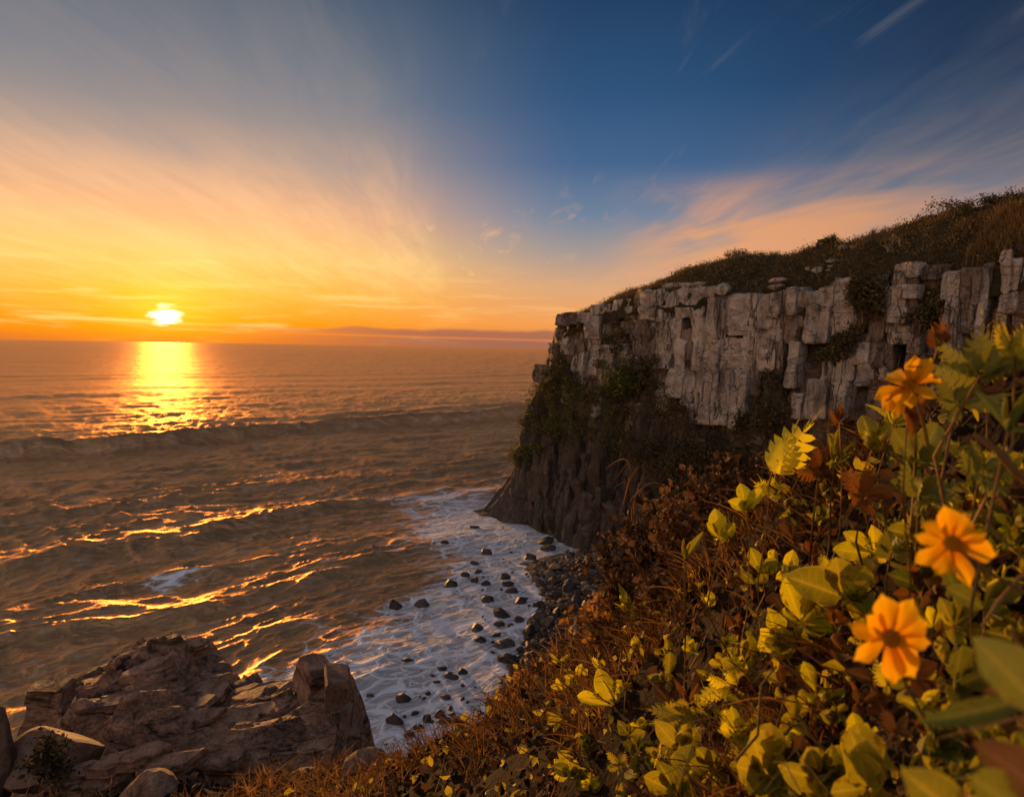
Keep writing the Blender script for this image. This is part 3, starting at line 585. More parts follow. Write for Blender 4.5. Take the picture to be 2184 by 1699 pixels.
# infill blocks between the traced ones, set further back, and the dark columns below
HOLLOW = [R2(455, 1110, 655, 1300), R2(1090, 1120, 1260, 1450), R2(800, 1380, 960, 1660), R2(860, 690, 1000, 850)]
def to_px(p):
    d = np.asarray(p) - CAM; t = d @ _f; return 1092 + (d @ _r) / t * F, 849.5 - (d @ _u) / t * F
def hollow(p):
    a, b = to_px(p); return any(h[0] - 8 < a < h[2] + 8 and h[1] - 8 < b < h[3] + 8 for h in HOLLOW)
for s in np.arange(0.5, 64, 1.55):
    for zf in (0.55, 0.70, 0.86):
        ez = float(edge_z(s)); z1 = ez * zf + rnd.uniform(0, 3.5); h = rnd.uniform(1.4, 3.6); w = rnd.uniform(1.6, 3.4)
        if z1 > ez - 0.3: z1 = ez - 0.3
        zc = z1 - h / 2; c = T0 + DL * (s + rnd.uniform(-.5, .5)) + NL * (float(edge_out(zc)) - 1.15 + rnd.uniform(-.5, .3))
        if hollow((c[0], c[1], zc)): continue
        l, r_ = rnd.uniform(0, .25), rnd.uniform(0, .25)
        foot = [(-w / 2, -1.5), (w / 2, -1.5), (w / 2, -r_), (w * .2, .1), (-w * .25, rnd.uniform(-.1, .15)), (-w / 2, -l)]
        mm = rnd.choice((BROWN, BROWN, GREY) if z1 > 18 else (BROWN, BASALT))
        obj('rock_block', rock_prism('rock_block', foot, z1 - h, z1, c, DL, NL, rnd.randrange(10 ** 6), 4, 0.14, 0.08, rough=0.6), mm, CLIFF)
for s in np.concatenate([np.arange(-8.5, 27, 0.8), np.arange(-6.0, 27, 1.7)]):
    h = rnd.uniform(3.0, 9.5); z0 = rnd.choice((-1.2, -1.2, rnd.uniform(1.0, 5.5), rnd.uniform(3, 7))); w = rnd.choice((0.6, 0.9, 1.3, 2.0, 2.6)) * rnd.uniform(.8, 1.2)
    if s < 0:
        top = float(np.interp(-s, [0, 3.0, 4.5, 6.5, 9.5], [9.5, 6.5, 4.0, 2.4, 0.7])); z0 = -1.2; h = (top + 1.2) * rnd.uniform(.75, 1.05)
    z1 = z0 + h; zc = (z0 + z1) / 2
    c = T0 + DL * s + NL * (float(edge_out(zc)) - 0.35 + rnd.uniform(-.55, .35) - (0.35 * -s if s < 0 else 0))
    foot = [(-w / 2, -1.5), (w / 2, -1.5), (w / 2, -rnd.uniform(0, .4)), (w * .2, .12), (-w * .25, rnd.uniform(-.1, .2)), (-w / 2, -rnd.uniform(0, .4))]
    lean = -(float(edge_out(z0)) - float(edge_out(z1))) / h * 0.6
    obj('rock_column', rock_prism('rock_column', [(a, b - lean * h * 0.5) for a, b in foot], z0, z1, c, DL, NL, rnd.randrange(10 ** 6), 8, 0.2, 0.16, lean=lean, cap=.4, rough=0.9, seg=.6), BASALT, CLIFF)
# ------------------------------------------------------------------ leaf-like materials
def leaf_mat(name, cols, trans=0.4, rough=0.55, spec=0.3, vein=False, use_obj=True, grad=None, nscale=9.0):
    m, n, out = mat(name)
    tc = n.new('ShaderNodeTexCoord').outputs['Object' if use_obj else 'Generated']
    info = n.new('ShaderNodeObjectInfo').outputs['Random']
    at_ = n.new('ShaderNodeAttribute', attribute_name='tone').outputs['Fac']
    f = n.m('ADD', n.m('MULTIPLY', n.noise(tc, nscale, 3.0, 0.6), 0.5), n.m('ADD', n.m('MULTIPLY', info, 0.5), at_))
    f = n.m('FRACT', f) if False else f
    k = len(cols)
    col = n.ramp(n.m('MULTIPLY', f, 0.8), [(0.12 + 0.7 * i / max(1, k - 1), c) for i, c in enumerate(cols)])
    spot = n.noise(tc, nscale * 5, 3.0, 0.7)
    rim = n.new('ShaderNodeAttribute', attribute_name='rim').outputs['Fac']
    col = n.mix(n.m('MULTIPLY', n.smooth(rim, 0.72, 1.0), 0.30), col, tuple(min(1, c * 1.5 + 0.03) for c in cols[-1]))
    col = n.mix(n.m('MULTIPLY', n.smooth(rim, -0.2, -1.0), 0.22), col, tuple(min(1, c * 1.25 + 0.01) for c in cols[-1]))
    col = n.mix(n.m('MULTIPLY', n.smooth(spot, 0.60, 0.72), 0.45), col, tuple(c * 0.35 for c in cols[0]))
    if vein:
        lu = n.new('ShaderNodeAttribute', attribute_name='lu').outputs['Fac']; ls = n.new('ShaderNodeAttribute', attribute_name='ls').outputs['Fac']; als = n.m('ABSOLUTE', ls)
        fv = n.m('ABSOLUTE', n.m('SUBTRACT', n.m('FRACT', n.m('MULTIPLY', n.m('SUBTRACT', lu, n.m('MULTIPLY', als, 0.22)), 8.0)), 0.5))
        vn = n.m('MULTIPLY', n.smooth(fv, 0.10, 0.0), n.m('SUBTRACT', 0.9, n.m('MULTIPLY', als, 0.5)))
        vn = n.m('MAXIMUM', vn, n.smooth(als, 0.07, 0.02))
        col = n.mix(n.m('MULTIPLY', vn, 0.30), col, tuple(min(1, c * 1.3 + 0.02) for c in cols[-1]))
        blot = n.noise(tc, nscale * 2.2, 4.0, 0.7)
        col = n.mix(n.m('MULTIPLY', n.smooth(n.m('ADD', blot, n.m('MULTIPLY', als, 0.12)), 0.60, 0.72), 0.75), col, (0.10, 0.045, 0.012))
        spot = n.m('SUBTRACT', spot, n.m('MULTIPLY', vn, 0.5))
    p = n.new('ShaderNodeBsdfPrincipled'); n.put(p.inputs['Base Color'], col); p.inputs['Roughness'].default_value = rough; p.inputs['Specular IOR Level'].default_value = spec
    b = n.new('ShaderNodeBump'); b.inputs['Strength'].default_value = 0.5; b.inputs['Distance'].default_value = 0.004; n.put(b.inputs['Height'], spot); n.put(p.inputs['Normal'], b.outputs[0])
    t = n.new('ShaderNodeBsdfTranslucent'); n.put(t.inputs[0], n.mix(1.0, col, (1.0, 0.95, 0.55), 'MULTIPLY'))
    ms = n.new('ShaderNodeMixShader'); ms.inputs[0].default_value = trans; n.t.links.new(p.outputs[0], ms.inputs[1]); n.t.links.new(t.outputs[0], ms.inputs[2])
    n.t.links.new(ms.outputs[0], out.inputs[0]); return m
SCRUB = leaf_mat('scrub_foliage', [(0.035, 0.027, 0.013), (0.085, 0.066, 0.027), (0.15, 0.11, 0.045), (0.26, 0.17, 0.08)], 0.25, 0.8, 0.15, nscale=0.6)
GREENB = leaf_mat('green_bush', [(0.05, 0.058, 0.014), (0.11, 0.115, 0.024), (0.19, 0.175, 0.04)], 0.3, 0.7, 0.2, nscale=0.8)
DRYG = leaf_mat('dry_grass', [(0.07, 0.045, 0.02), (0.16, 0.105, 0.048), (0.26, 0.17, 0.08)], 0.3, 0.8, 0.15, nscale=0.8)
PALE = rock_mat('bleached_wood', [(0.22, 0.18, 0.14), (0.36, 0.30, 0.25), (0.5, 0.43, 0.36)], 6.0, 0.3, bdist=0.01)

def leaf_cloud(pts, nrm, size, per, spread, seed, flat=0.4):
    """leaf-sized quads round each point"""
    R = np.random.RandomState(seed); k = len(pts)
    P = np.repeat(pts, per, 0) + R.normal(0, 1, (k * per, 3)) * np.repeat(np.atleast_1d(spread) * np.ones(k), per)[:, None] + np.repeat(nrm, per, 0) * R.uniform(0, 1, (k * per, 1)) * np.repeat(np.atleast_1d(spread) * np.ones(k), per)[:, None]
    a = R.normal(0, 1, P.shape); a[:, 2] *= flat + 0.6; a /= np.linalg.norm(a, axis=1)[:, None]
    b = R.normal(0, 1, P.shape); b -= (b * a).sum(1)[:, None] * a; b /= np.linalg.norm(b, axis=1)[:, None]
    L = (size * R.uniform(0.6, 1.5, len(P)))[:, None]; Wd = L * R.uniform(0.3, 0.5, (len(P), 1))
    co = np.stack([P - a * L * 0.5, P + b * Wd, P + a * L * 0.55, P - b * Wd], 1).reshape(-1, 3)
    return co, np.repeat(R.uniform(-0.25, 0.35, len(P)), 4)
def cloud_obj(name, co, tone, m, **kw):
    me = quads(name, co, np.arange(len(co)).reshape(-1, 4), False); attr(me, 'tone', tone); return obj(name, me, m, **kw)

def in_poly_px(poly, n, R):
    poly = np.array(poly, float); lo, hi = poly.min(0), poly.max(0); out = []
    while len(out) < n:
        c = R.uniform(lo, hi, (n * 3, 2)); _, ins = poly_dist(c[:, 0], c[:, 1], poly); out.extend(c[ins])
    return np.array(out[:n])
# scrub rooted on the ledges of the cliff
R_ = np.random.RandomState(5)
V1 = [(1128, 850), (1165, 775), (1195, 745), (1215, 800), (1262, 835), (1300, 785), (1390, 755), (1425, 800), (1402, 865), (1440, 845), (1490, 905), (1562, 918), (1612, 835), (1640, 790), (1690, 850), (1690, 980), (1640, 1060), (1420, 1050), (1330, 975), (1215, 930), (1120, 985), (1085, 985), (1105, 905)]
sx = lambda c: tuple(S2 * v for v in (1900 + c[0] / 2.74, 480 + c[1] / 2.74))
V2 = [sx(c) for c in [(600, 1290), (640, 1200), (850, 1030), (960, 850), (1085, 790), (1085, 950), (960, 1010), (860, 1110), (840, 1180), (700, 1270)]]
V3 = [(1262, 790), (1290, 790), (1330, 735), (1330, 700), (1280, 715)]
V4 = [sx(c) for c in [(860, 690), (1060, 650), (1085, 780), (930, 880), (860, 820)]]
V5 = [sx(c) for c in [(1225, 910), (1330, 870), (1490, 730), (1500, 900), (1380, 1000), (1230, 985)]]
V6 = [(1185, 700), (1200, 760), (1195, 830), (1160, 830), (1175, 745)]
allp, alln = [], []
def face_pts(poly, k, proud):
    out = []
    for (px, py) in in_poly_px(poly, k, R_):
        out.append(cliff_hit(px, py, proud + R_.uniform(-0.5, 0.5)))
    return np.array(out)
nl3 = np.array([NL[0], NL[1], 0.35])
CO, TO = [], []
V1L = [(1128, 850), (1165, 775), (1195, 745), (1215, 800), (1262, 835), (1300, 785), (1330, 780), (1330, 960), (1215, 930), (1120, 985), (1085, 985), (1105, 905)]
for poly, k, pr, sp in [(V1, 640, 0.2, 0.38), (V2, 150, 0.7, 0.26), (V3, 40, 0.5, 0.25), (V4, 60, 0.6, 0.3), (V5, 60, 0.4, 0.22), (V6, 22, 0.3, 0.22)]:
    pts = face_pts(poly, k, pr)
    pts = pts[fbm(pts[:, 0] / 1.6 + pts[:, 1] / 1.6, pts[:, 2] / 1.6, 3, 77) > 0.41]; k = len(pts)
    c, t = leaf_cloud(pts, np.tile(nl3, (k, 1)), 0.22, 46, sp * R_.uniform(0.6, 1.5, k), R_.randint(9999)); CO.append(c); TO.append(t + np.repeat(R_.uniform(-0.25, 0.25, k), 46 * 4))
cloud_obj('cliff_scrub', np.concatenate(CO), np.concatenate(TO), SCRUB, kind='stuff')
pts = face_pts(V1L, 290, 0.35); pts = pts[fbm(pts[:, 0] / 1.3 + pts[:, 1] / 1.3, pts[:, 2] / 1.3, 3, 78) > 0.46]; k = len(pts)
c, t = leaf_cloud(pts, np.tile(nl3, (k, 1)), 0.17, 60, 0.36 * R_.uniform(.6, 1.4, k), 78); cloud_obj('cliff_foliage', c, t, GREENB, kind='stuff')
# brighter green bush on the ledge
b0 = cliff_hit(1330, 815, 0.9)
pts = b0 + R_.normal(0, 1, (46, 3)) * np.array([1.0, 0.9, 0.75])
c, t = leaf_cloud(pts, np.tile(nl3, (46, 1)), 0.26, 60, 0.4, 77)
bush = empty('green_bush', b0 - np.array([0, 0, 1.2]), 'bright green bush growing on a ledge halfway up the cliff', 'bush')
fo = cloud_obj('foliage', c - np.array(bush.location), t, GREENB, parent=bush); fo['kind'] = 'stuff'

def tube(path, rad, sides=5, taper=None):
    path = np.asarray(path, float); k = len(path); co = []; fc = []
    for i in range(k):
        d = path[min(i + 1, k - 1)] - path[max(i - 1, 0)]; d = d / (np.linalg.norm(d) + 1e-9)
        u = np.cross(d, [0, 0, 1.0]);
        if np.linalg.norm(u) < 1e-3: u = np.cross(d, [1.0, 0, 0])
        u /= np.linalg.norm(u); v = np.cross(d, u); r = rad * (taper[i] if taper is not None else 1)
        for j in range(sides):
            a = 2 * math.pi * j / sides; co.append(path[i] + (u * math.cos(a) + v * math.sin(a)) * r)
    for i in range(k - 1):
        for j in range(sides):
            a = i * sides + j; b = i * sides + (j + 1) % sides; fc.append((a, b, b + sides, a + sides))
    return np.array(co), np.array(fc)
def join(parts):
    co, fc, o = [], [], 0
    for c, f in parts: co.append(c); fc.append(np.asarray(f) + o); o += len(c)
    return np.concatenate(co), np.concatenate(fc)
trunk_parts = [tube([b0 + np.array([0, 0, -1.2]), b0 + np.array([R_.uniform(-.3, .3), 0, -.4]), b0 + np.array([R_.uniform(-.7, .7), R_.uniform(-.5, .5), .4])], 0.06, 4, [1.3, 1, .4]) for _ in range(5)]
c, f = join(trunk_parts); obj('stem', quads('stem', c - np.array(bush.location), f), PALE, bush)

# turf, shrubs and rocks on top of the headland
def hill_pts(k, s0, s1, i0, i1, R):
    s = R.uniform(s0, s1, k); i = R.uniform(i0, i1, k)
    X = T0[0] + DL[0] * s - NL[0] * i; Y = T0[1] + DL[1] * s - NL[1] * i; Z, _, _ = hill_z(X, Y); return np.stack([X, Y, Z], 1)
up3 = np.array([0, 0, 1.0])
pts = hill_pts(2300, -1.0, 72, -0.3, 11.5, R_); cl_ = fbm(pts[:, 0] / 3.5, pts[:, 1] / 3.5, 3, 333) > 0.5; pts[:, 2] -= np.where(cl_, 0.0, 0.22)
c, t = leaf_cloud(pts, np.tile(up3, (2300, 1)), 0.13, 30, 0.22 * R_.uniform(0.5, 1.4, 2300), 21)
cloud_obj('hill_scrub', c, t + np.repeat(np.repeat(R_.uniform(-0.2, 0.3, 2300), 30), 4), SCRUB, kind='stuff')
def blades(pts, length, width, seed, lean=0.5, up=1.0, seg=3, dirs=None):
    """curved grass blades as thin strips; returns quads"""
    R = np.random.RandomState(seed); k = len(pts); L = length * R.uniform(0.55, 1.35, k)
    az = R.uniform(0, 2 * math.pi, k) if dirs is None else dirs + R.normal(0, 0.6, k)
    d = np.stack([np.cos(az), np.sin(az), np.zeros(k)], 1); ln = lean * R.uniform(0.3, 1.6, k)
    side = np.stack([-np.sin(az), np.cos(az), np.zeros(k)], 1); tw = R.uniform(-1, 1, k)
    side = side * np.cos(tw)[:, None] + np.array([0, 0, 1.0]) * np.sin(tw)[:, None]
    rows = []
    for j in range(seg + 1):
        u = j / seg; c = pts + d * (ln * L * u ** 1.6)[:, None] + np.array([0, 0, 1.0]) * (up * L * (u - 0.35 * ln * u * u))[:, None]
        w = width * (1 - 0.85 * u ** 1.5); w = np.asarray(w) * np.ones(k)
        rows.append(c - side * w[:, None]); rows.append(c + side * w[:, None])
    co = np.stack(rows, 1); m_ = 2 * (seg + 1); base = (np.arange(k) * m_)[:, None]
    q = np.concatenate([base + np.array([2 * j, 2 * j + 1, 2 * j + 3, 2 * j + 2]) for j in range(seg)], 0)
    return co.reshape(-1, 3), q.reshape(-1, 4), np.repeat(R.uniform(-0.3, 0.4, k), m_)
def blade_obj(name, co, q, tone, m, **kw):
    me = quads(name, co, q, False); attr(me, 'tone', tone); return obj(name, me, m, **kw)
pts = np.concatenate([hill_pts(24000, 0, 72, -0.2, 11, R_)]); lh = 0.35 + 0.9 * ss(fbm(pts[:, 0] / 2.2, pts[:, 1] / 2.2, 3, 334), 0.45, 0.65)
co, q, t = blades(pts, 0.62 * lh, 0.020, 31, 0.8, 0.9, 2)
pts2 = hill_pts(9000, 52, 74, 0.2, 6.5, R_); co2, q2, t2 = blades(pts2, 1.1, 0.03, 33, 0.5, 1.0, 3)
me = quads('hill_grass', np.concatenate([co, co2]), np.concatenate([q, q2 + len(co)]), False); attr(me, 'tone', np.concatenate([t, t2 + 0.1])); obj('hill_grass', me, DRYG, kind='stuff')

gp = np.concatenate([face_pts(V1, 2600, 0.25), face_pts(V2, 700, 0.8), face_pts([(1120, 985), (1215, 930), (1330, 975), (1420, 1050), (1400, 1100), (1250, 1040), (1100, 1060)], 350, 0.3)])
co, q, t = blades(gp, 0.62, 0.026, 37, 0.9, 0.6, 3); blade_obj('cliff_grass', co, q, t, DRYG, kind='stuff')
def lump(name, size, seed, sub=2, rough=0.25, facet=5, flat=0.0):
    """angular boulder: icosphere cut by a few random planes"""
    r = random.Random(seed); bm = bmesh.new(); bmesh.ops.create_icosphere(bm, subdivisions=sub, radius=1.0)
    planes = []
    for _ in range(facet):
        v = Vector((r.gauss(0, 1), r.gauss(0, 1), r.gauss(0, 1))).normalized(); planes.append((v, r.uniform(0.55, 0.85)))
    for v in bm.verts:
        p = v.co.copy()
        for nrm, d in planes:
            t = p.dot(nrm)
            if t > d: p -= nrm * (t - d) * 0.92
        p += p.normalized() * (r.uniform(-1, 1) * rough * 0.25)
        v.co = Vector((p.x * size[0], p.y * size[1], p.z * size[2]))
    me = bpy.data.meshes.new(name); bm.to_mesh(me); bm.free(); return me
# loose blocks on the edge and the hill
loose = [(R1(1785, 695, 1915, 780), 'pale rounded boulder perched on the cliff edge, upper middle of the headland', 0.8),
         (R2(260, 660, 395, 700), 'thin flat stone slab, upper of two stacked on the cliff edge', 0.4), (R2(258, 700, 380, 745), 'squat stone slab, lower of two stacked on the cliff edge', 0.4),
         (R2(560, 575, 660, 645), 'square pale block, largest of the stones set in the hill scrub', -2.2), (R2(520, 580, 560, 612), 'small pale stone touching the left side of the square hillside block', -2.2),
         (R2(665, 528, 762, 562), 'long flat pale stone above the square hillside block', -3.0), (R2(668, 568, 742, 602), 'flat pale stone between the long slab and the square hillside block', -2.6), (R2(660, 598, 732, 634), 'low pale stone at the right foot of the square hillside block', -2.2),
         (R2(748, 428, 832, 462), 'long pale stone just under the skyline, left one of a pair', -5.5), (R2(838, 424, 912, 456), 'pale stone just under the skyline, right one of a pair', -5.5)]
for k_, (rc, lb, pr) in enumerate(loose):
    a = cliff_hit(rc[0], rc[3], pr); b = cliff_hit(rc[2], rc[3], pr); c = cliff_hit((rc[0] + rc[2]) / 2, (rc[1] + rc[3]) / 2, pr); t = cliff_hit((rc[0] + rc[2]) / 2, rc[1], pr)
    w = float(np.linalg.norm(b - a)) * 0.5 * 1.02; h = abs(t[2] - c[2]) * 1.1
    me = lump('loose_stone', (w, w * 0.7, h), 300 + k_, 2, 0.2, 9)
    o = obj('loose_stone', me, GREY, None, lb, 'stone', 'loose stones on the headland'); o.location = Vector(c); o.rotation_euler.z = math.atan2(DL[1], DL[0])

# small shelter board and shrub on the skyline
def boxm(parts):
    co, fc = [], []
    for (x0, x1, y0, y1, z0, z1, shear) in parts:
        o = len(co); co += [(x0, y0, z0), (x1, y0, z0), (x1, y1, z0), (x0, y1, z0), (x0, y0, z1), (x1, y0, z1 + shear), (x1, y1, z1 + shear), (x0, y1, z1)]
        fc += [tuple(o + v for v in f) for f in ((0, 3, 2, 1), (4, 5, 6, 7), (0, 1, 5, 4), (1, 2, 6, 5), (2, 3, 7, 6), (3, 0, 4, 7))]
    return np.array(co, float), np.array(fc)
DARKW = rock_mat('weathered_dark_wood', [(0.02, 0.022, 0.018), (0.04, 0.04, 0.032), (0.06, 0.055, 0.045)], 3.0, 0.3, bdist=0.02)
def on_hill(px, py, inland):
    p = crest_hit(px, py, inland); z, _, _ = hill_z(np.array([p[0]]), np.array([p[1]])); return np.array([p[0], p[1], float(z[0])])
pb = on_hill(1752, 516, 9.0)
bench = empty('viewpoint_bench', pb, 'tiny dark wooden bench with slanted back on the skyline of the headland', 'bench'); bench.rotation_euler.z = math.atan2(DL[1], DL[0]) + 0.2; bench.scale = (.62, .62, .62)
for nm, prt in [('seat', [(-.75, .75, -.25, .25, .42, .5, 0)]), ('backrest', [(-.75, .75, .22, .30, .55, 1.0, .22)]), ('leg', [(-.7, -.58, -.22, .28, -.4, .6, 0)]), ('leg', [(.58, .7, -.22, .28, -.4, .6, 0)]), ('post', [(-.7, -.6, .3, .36, .4, 1.0, 0)]), ('post', [(.6, .7, .3, .36, .4, 1.15, 0)])]:
    c, f = boxm(prt); obj(nm, quads(nm, c, f), DARKW, bench)
def twig_bush(name, base, hgt, k, seed, m, **kw):
    R = np.random.RandomState(seed); parts = []
    for _ in range(k):
        a = R.uniform(0, 6.28); l = hgt * R.uniform(0.6, 1.1); sp = R.uniform(0.1, 0.6)
        p0 = np.zeros(3); p1 = np.array([math.cos(a) * sp * l * 0.4, math.sin(a) * sp * l * 0.4, l * 0.5]); p2 = p1 + np.array([math.cos(a) * sp * l * 0.7, math.sin(a) * sp * l * 0.7, l * 0.5 + R.uniform(-.1, .1)])
        parts.append(tube([p0, p1, p2], 0.022 * hgt, 4, [1.2, .8, .25]))
        for _ in range(2):
            d = R.normal(0, 1, 3) * 0.22 * l; parts.append(tube([p1, p1 + d * 0.6 + np.array([0, 0, .15 * l]), p1 + d + np.array([0, 0, .3 * l])], 0.012 * hgt, 3, [1, .8, .3]))
    c, f = join(parts); o = obj(name, quads(name, c, f), m, **kw); o.location = Vector(base); return o
twig_bush('bare_shrub', on_hill(1862, 500, 9.5), 0.95, 9, 3, DARKW, label='small bare twiggy shrub alone on the headland skyline', cat='shrub')
for k_, (px, py, inl, h, lb) in enumerate([(1900, 560, 4.5, .8, 'bleached dead branches beside the tan tussocks on the hill, uppermost of three'), (1915, 578, 3.8, .9, 'bleached dead branches above the stacked cliff ledges, middle of three'), (1890, 592, 3.2, .7, 'bleached dead branches lowest on the hill, just above the cliff edge')]):
    twig_bush('dead_branches', on_hill(px, py, inl), h, 6, 40 + k_, PALE, label=lb, cat='branches', group='dead branches on the hill')
for k_, (px, py, inl, w, lb) in enumerate([(1772, 515, 9.2, .6, 'low green clump right beside the little bench on the skyline'), (2035, 452, 9.5, 2.2, 'flat dark green bush on the skyline, left of the highest bushes'), (2110, 450, 9.5, 1.3, 'low dark bush on the skyline between two larger bushes'), (2158, 425, 9.0, 2.0, 'wide dark wind-flattened bush at the highest point of the hill'), (1570, 555, 9.5, 1.8, 'dark low bush on the left hump of the skyline')]):
    p = on_hill(px, py, inl); R = np.random.RandomState(60 + k_); k = 26
    pp = R.normal(0, 1, (k, 3)) * np.array([w * .45, w * .4, .16]) + np.array([0, 0, .3])
    c, t = leaf_cloud(pp, np.tile(up3, (k, 1)), 0.13, 40, 0.2, 70 + k_)
    bo = empty('skyline_bush', p, lb, 'bush', 'bushes along the headland skyline'); fo = cloud_obj('foliage', c, t, GREENB if k_ in (0,) else SCRUB, parent=bo); fo['kind'] = 'stuff'
    c, f = join([tube([np.zeros(3) - up3 * .2, np.array([R.uniform(-.3, .3) * w, R.uniform(-.2, .2), .3])], 0.03, 4, [1, .5]) for _ in range(4)]); obj('stem', quads('stem', c, f), PALE, bo)

# ------------------------------------------------------------------ beach and boulders
def beach_z(x, y):
    d, _ = poly_dist(x, y, SHORE, closed=False)
    land = np.array(list(SHORE) + [np.array([40., 5.]), np.array([60., 60.]), np.array([10., 110.])]); _, ins = poly_dist(x, y, land)
    return np.where(ins, np.minimum(d * 0.16, 3.2), -np.minimum(d * 0.12, 2.5)) + (fbm(x / 2.0, y / 2.0, 3, 140) - 0.5) * 0.35
xs = np.linspace(-22, 34, 170); ys = np.linspace(16, 108, 260); Xb, Yb = np.meshgrid(xs, ys, indexing='ij')
obj('beach', grid_mesh('beach', np.stack([Xb, Yb, beach_z(Xb, Yb) - 0.05], 2)), BASALT, kind='structure')
WET = rock_mat('wet_boulder', [(0.022, 0.017, 0.016), (0.045, 0.034, 0.030), (0.075, 0.056, 0.048), (0.12, 0.09, 0.075)], 1.1, 0.6, rough=0.55, bdist=0.15, spec=0.35, vert=1.0, vary=0.3)
DRYB = rock_mat('dry_boulder', [(0.036, 0.026, 0.02), (0.078, 0.056, 0.043), (0.14, 0.10, 0.074), (0.24, 0.17, 0.12)], 1.1, 0.6, rough=0.8, bdist=0.15, spec=0.25, vert=1.0, vary=0.5)
for k_, (px, py, wpx, hf, lb) in enumerate(surf):
    c = at_z(px, py, 0.0); dpt = float(np.dot(c - CAM, _f)); w = wpx / F * dpt * 0.56
    me = lump('surf_rock', (w, w * rnd.uniform(.6, .9), max(w * hf * 1.3, .18)), 500 + k_, 2, 0.42, 12)
    o = obj('surf_rock', me, WET, None, lb, 'rock', 'rocks standing in the foam'); o.location = (c[0], c[1], 0.06); o.rotation_euler = (rnd.uniform(-.2, .2), rnd.uniform(-.2, .2), rnd.uniform(-.5, .5))
for k_ in range(46):
    px, py = in_poly_px([(1010, 1190), (1110, 1170), (1150, 1300), (1090, 1400), (1040, 1470), (900, 1580), (820, 1590), (880, 1440), (980, 1300)], 1, np.random.RandomState(900 + k_))[0]
    c = at_z(px, py, 0.0); w = rnd.uniform(.12, .34)
    o = obj('surf_stone', lump('surf_stone', (w, w * rnd.uniform(.5, .9), w * rnd.uniform(.35, .7)), 940 + k_, 1, 0.4, 6), WET, None, 'small dark stone half drowned in the foam off the boulder beach', 'stone', 'small stones awash in the foam'); o.location = (c[0], c[1], 0.03); o.rotation_euler.z = rnd.uniform(0, 3)
protos = [lump('beach_boulder', (1, rnd.uniform(.55, .85), rnd.uniform(.4, .7)), 700 + k_, 2, 0.30, 12) for k_ in range(9)]
for p_ in protos: p_.materials.append(DRYB if rnd.random() < .6 else WET)
BP = [(1205, 1168), (1300, 1172), (1420, 1230), (1420, 1330), (1230, 1420), (1080, 1500), (1060, 1450), (1100, 1390), (1135, 1330), (1165, 1275), (1120, 1215)]
bpts = in_poly_px(BP, 5200, np.random.RandomState(8)); placed = []
for (px, py) in bpts:
    c = at_z(px, py, 0.4); r = rnd.choice((.4, .5, .65, .9, 1.2, 1.6)) * rnd.uniform(.8, 1.15) * 0.62
    if all((c[0] - q[0]) ** 2 + (c[1] - q[1]) ** 2 > (0.72 * (r + q[2])) ** 2 for q in placed):
        placed.append((c[0], c[1], r))
placed.sort(key=lambda q: q[1] - q[2] * 12)
PX_, PY_ = np.array([q[0] for q in placed]), np.array([q[1] for q in placed]); PZ_ = beach_z(PX_, PY_)
for k_, (x_, y_, r) in enumerate(placed[:295]):
    me = protos[rnd.randrange(len(protos))]; o = obj('beach_boulder', me, None, None, 'dark boulder in the heaped boulder beach between the foam and the scrubby slope', 'boulder', 'boulders heaped on the beach')
    o.location = (x_, y_, float(PZ_[k_]) + r * 0.25); o.scale = (r, r, r); o.rotation_euler = (rnd.uniform(-.5, .5), rnd.uniform(-.5, .5), rnd.uniform(0, 6.28))
rest = placed[295:]
for _ in range(520):                                   # the beach runs on round the cove, behind the near slope
    x_, y_ = rnd.uniform(2, 26), rnd.uniform(30, 66)
    if x_ > 4 + (66 - y_) * .1 or y_ < 50: rest.append((x_, y_, rnd.choice((.35, .5, .7, 1.0)) * .7))
PX_, PY_ = np.array([q[0] for q in placed[:295] + rest]), np.array([q[1] for q in placed[:295] + rest]); PZ_ = beach_z(PX_, PY_)
if rest:
    CO, FC, o_ = [], [], 0
    for k_, (x_, y_, r) in enumerate(rest):
        me = protos[k_ % len(protos)]; v = np.zeros(len(me.vertices) * 3); me.vertices.foreach_get('co', v); v = v.reshape(-1, 3) * r
        a = rnd.uniform(0, 6.28); v = np.stack([v[:, 0] * math.cos(a) - v[:, 1] * math.sin(a), v[:, 0] * math.sin(a) + v[:, 1] * math.cos(a), v[:, 2]], 1) + np.array([x_, y_, float(PZ_[295 + k_]) + r * .25])
        f = np.zeros(len(me.polygons) * 3, dtype=np.int32); me.polygons.foreach_get('vertices', f); CO.append(v); FC.append(f.reshape(-1, 3) + o_); o_ += len(v)
    obj('shingle', tris('shingle', np.concatenate(CO), np.concatenate(FC)), DRYB, kind='stuff')
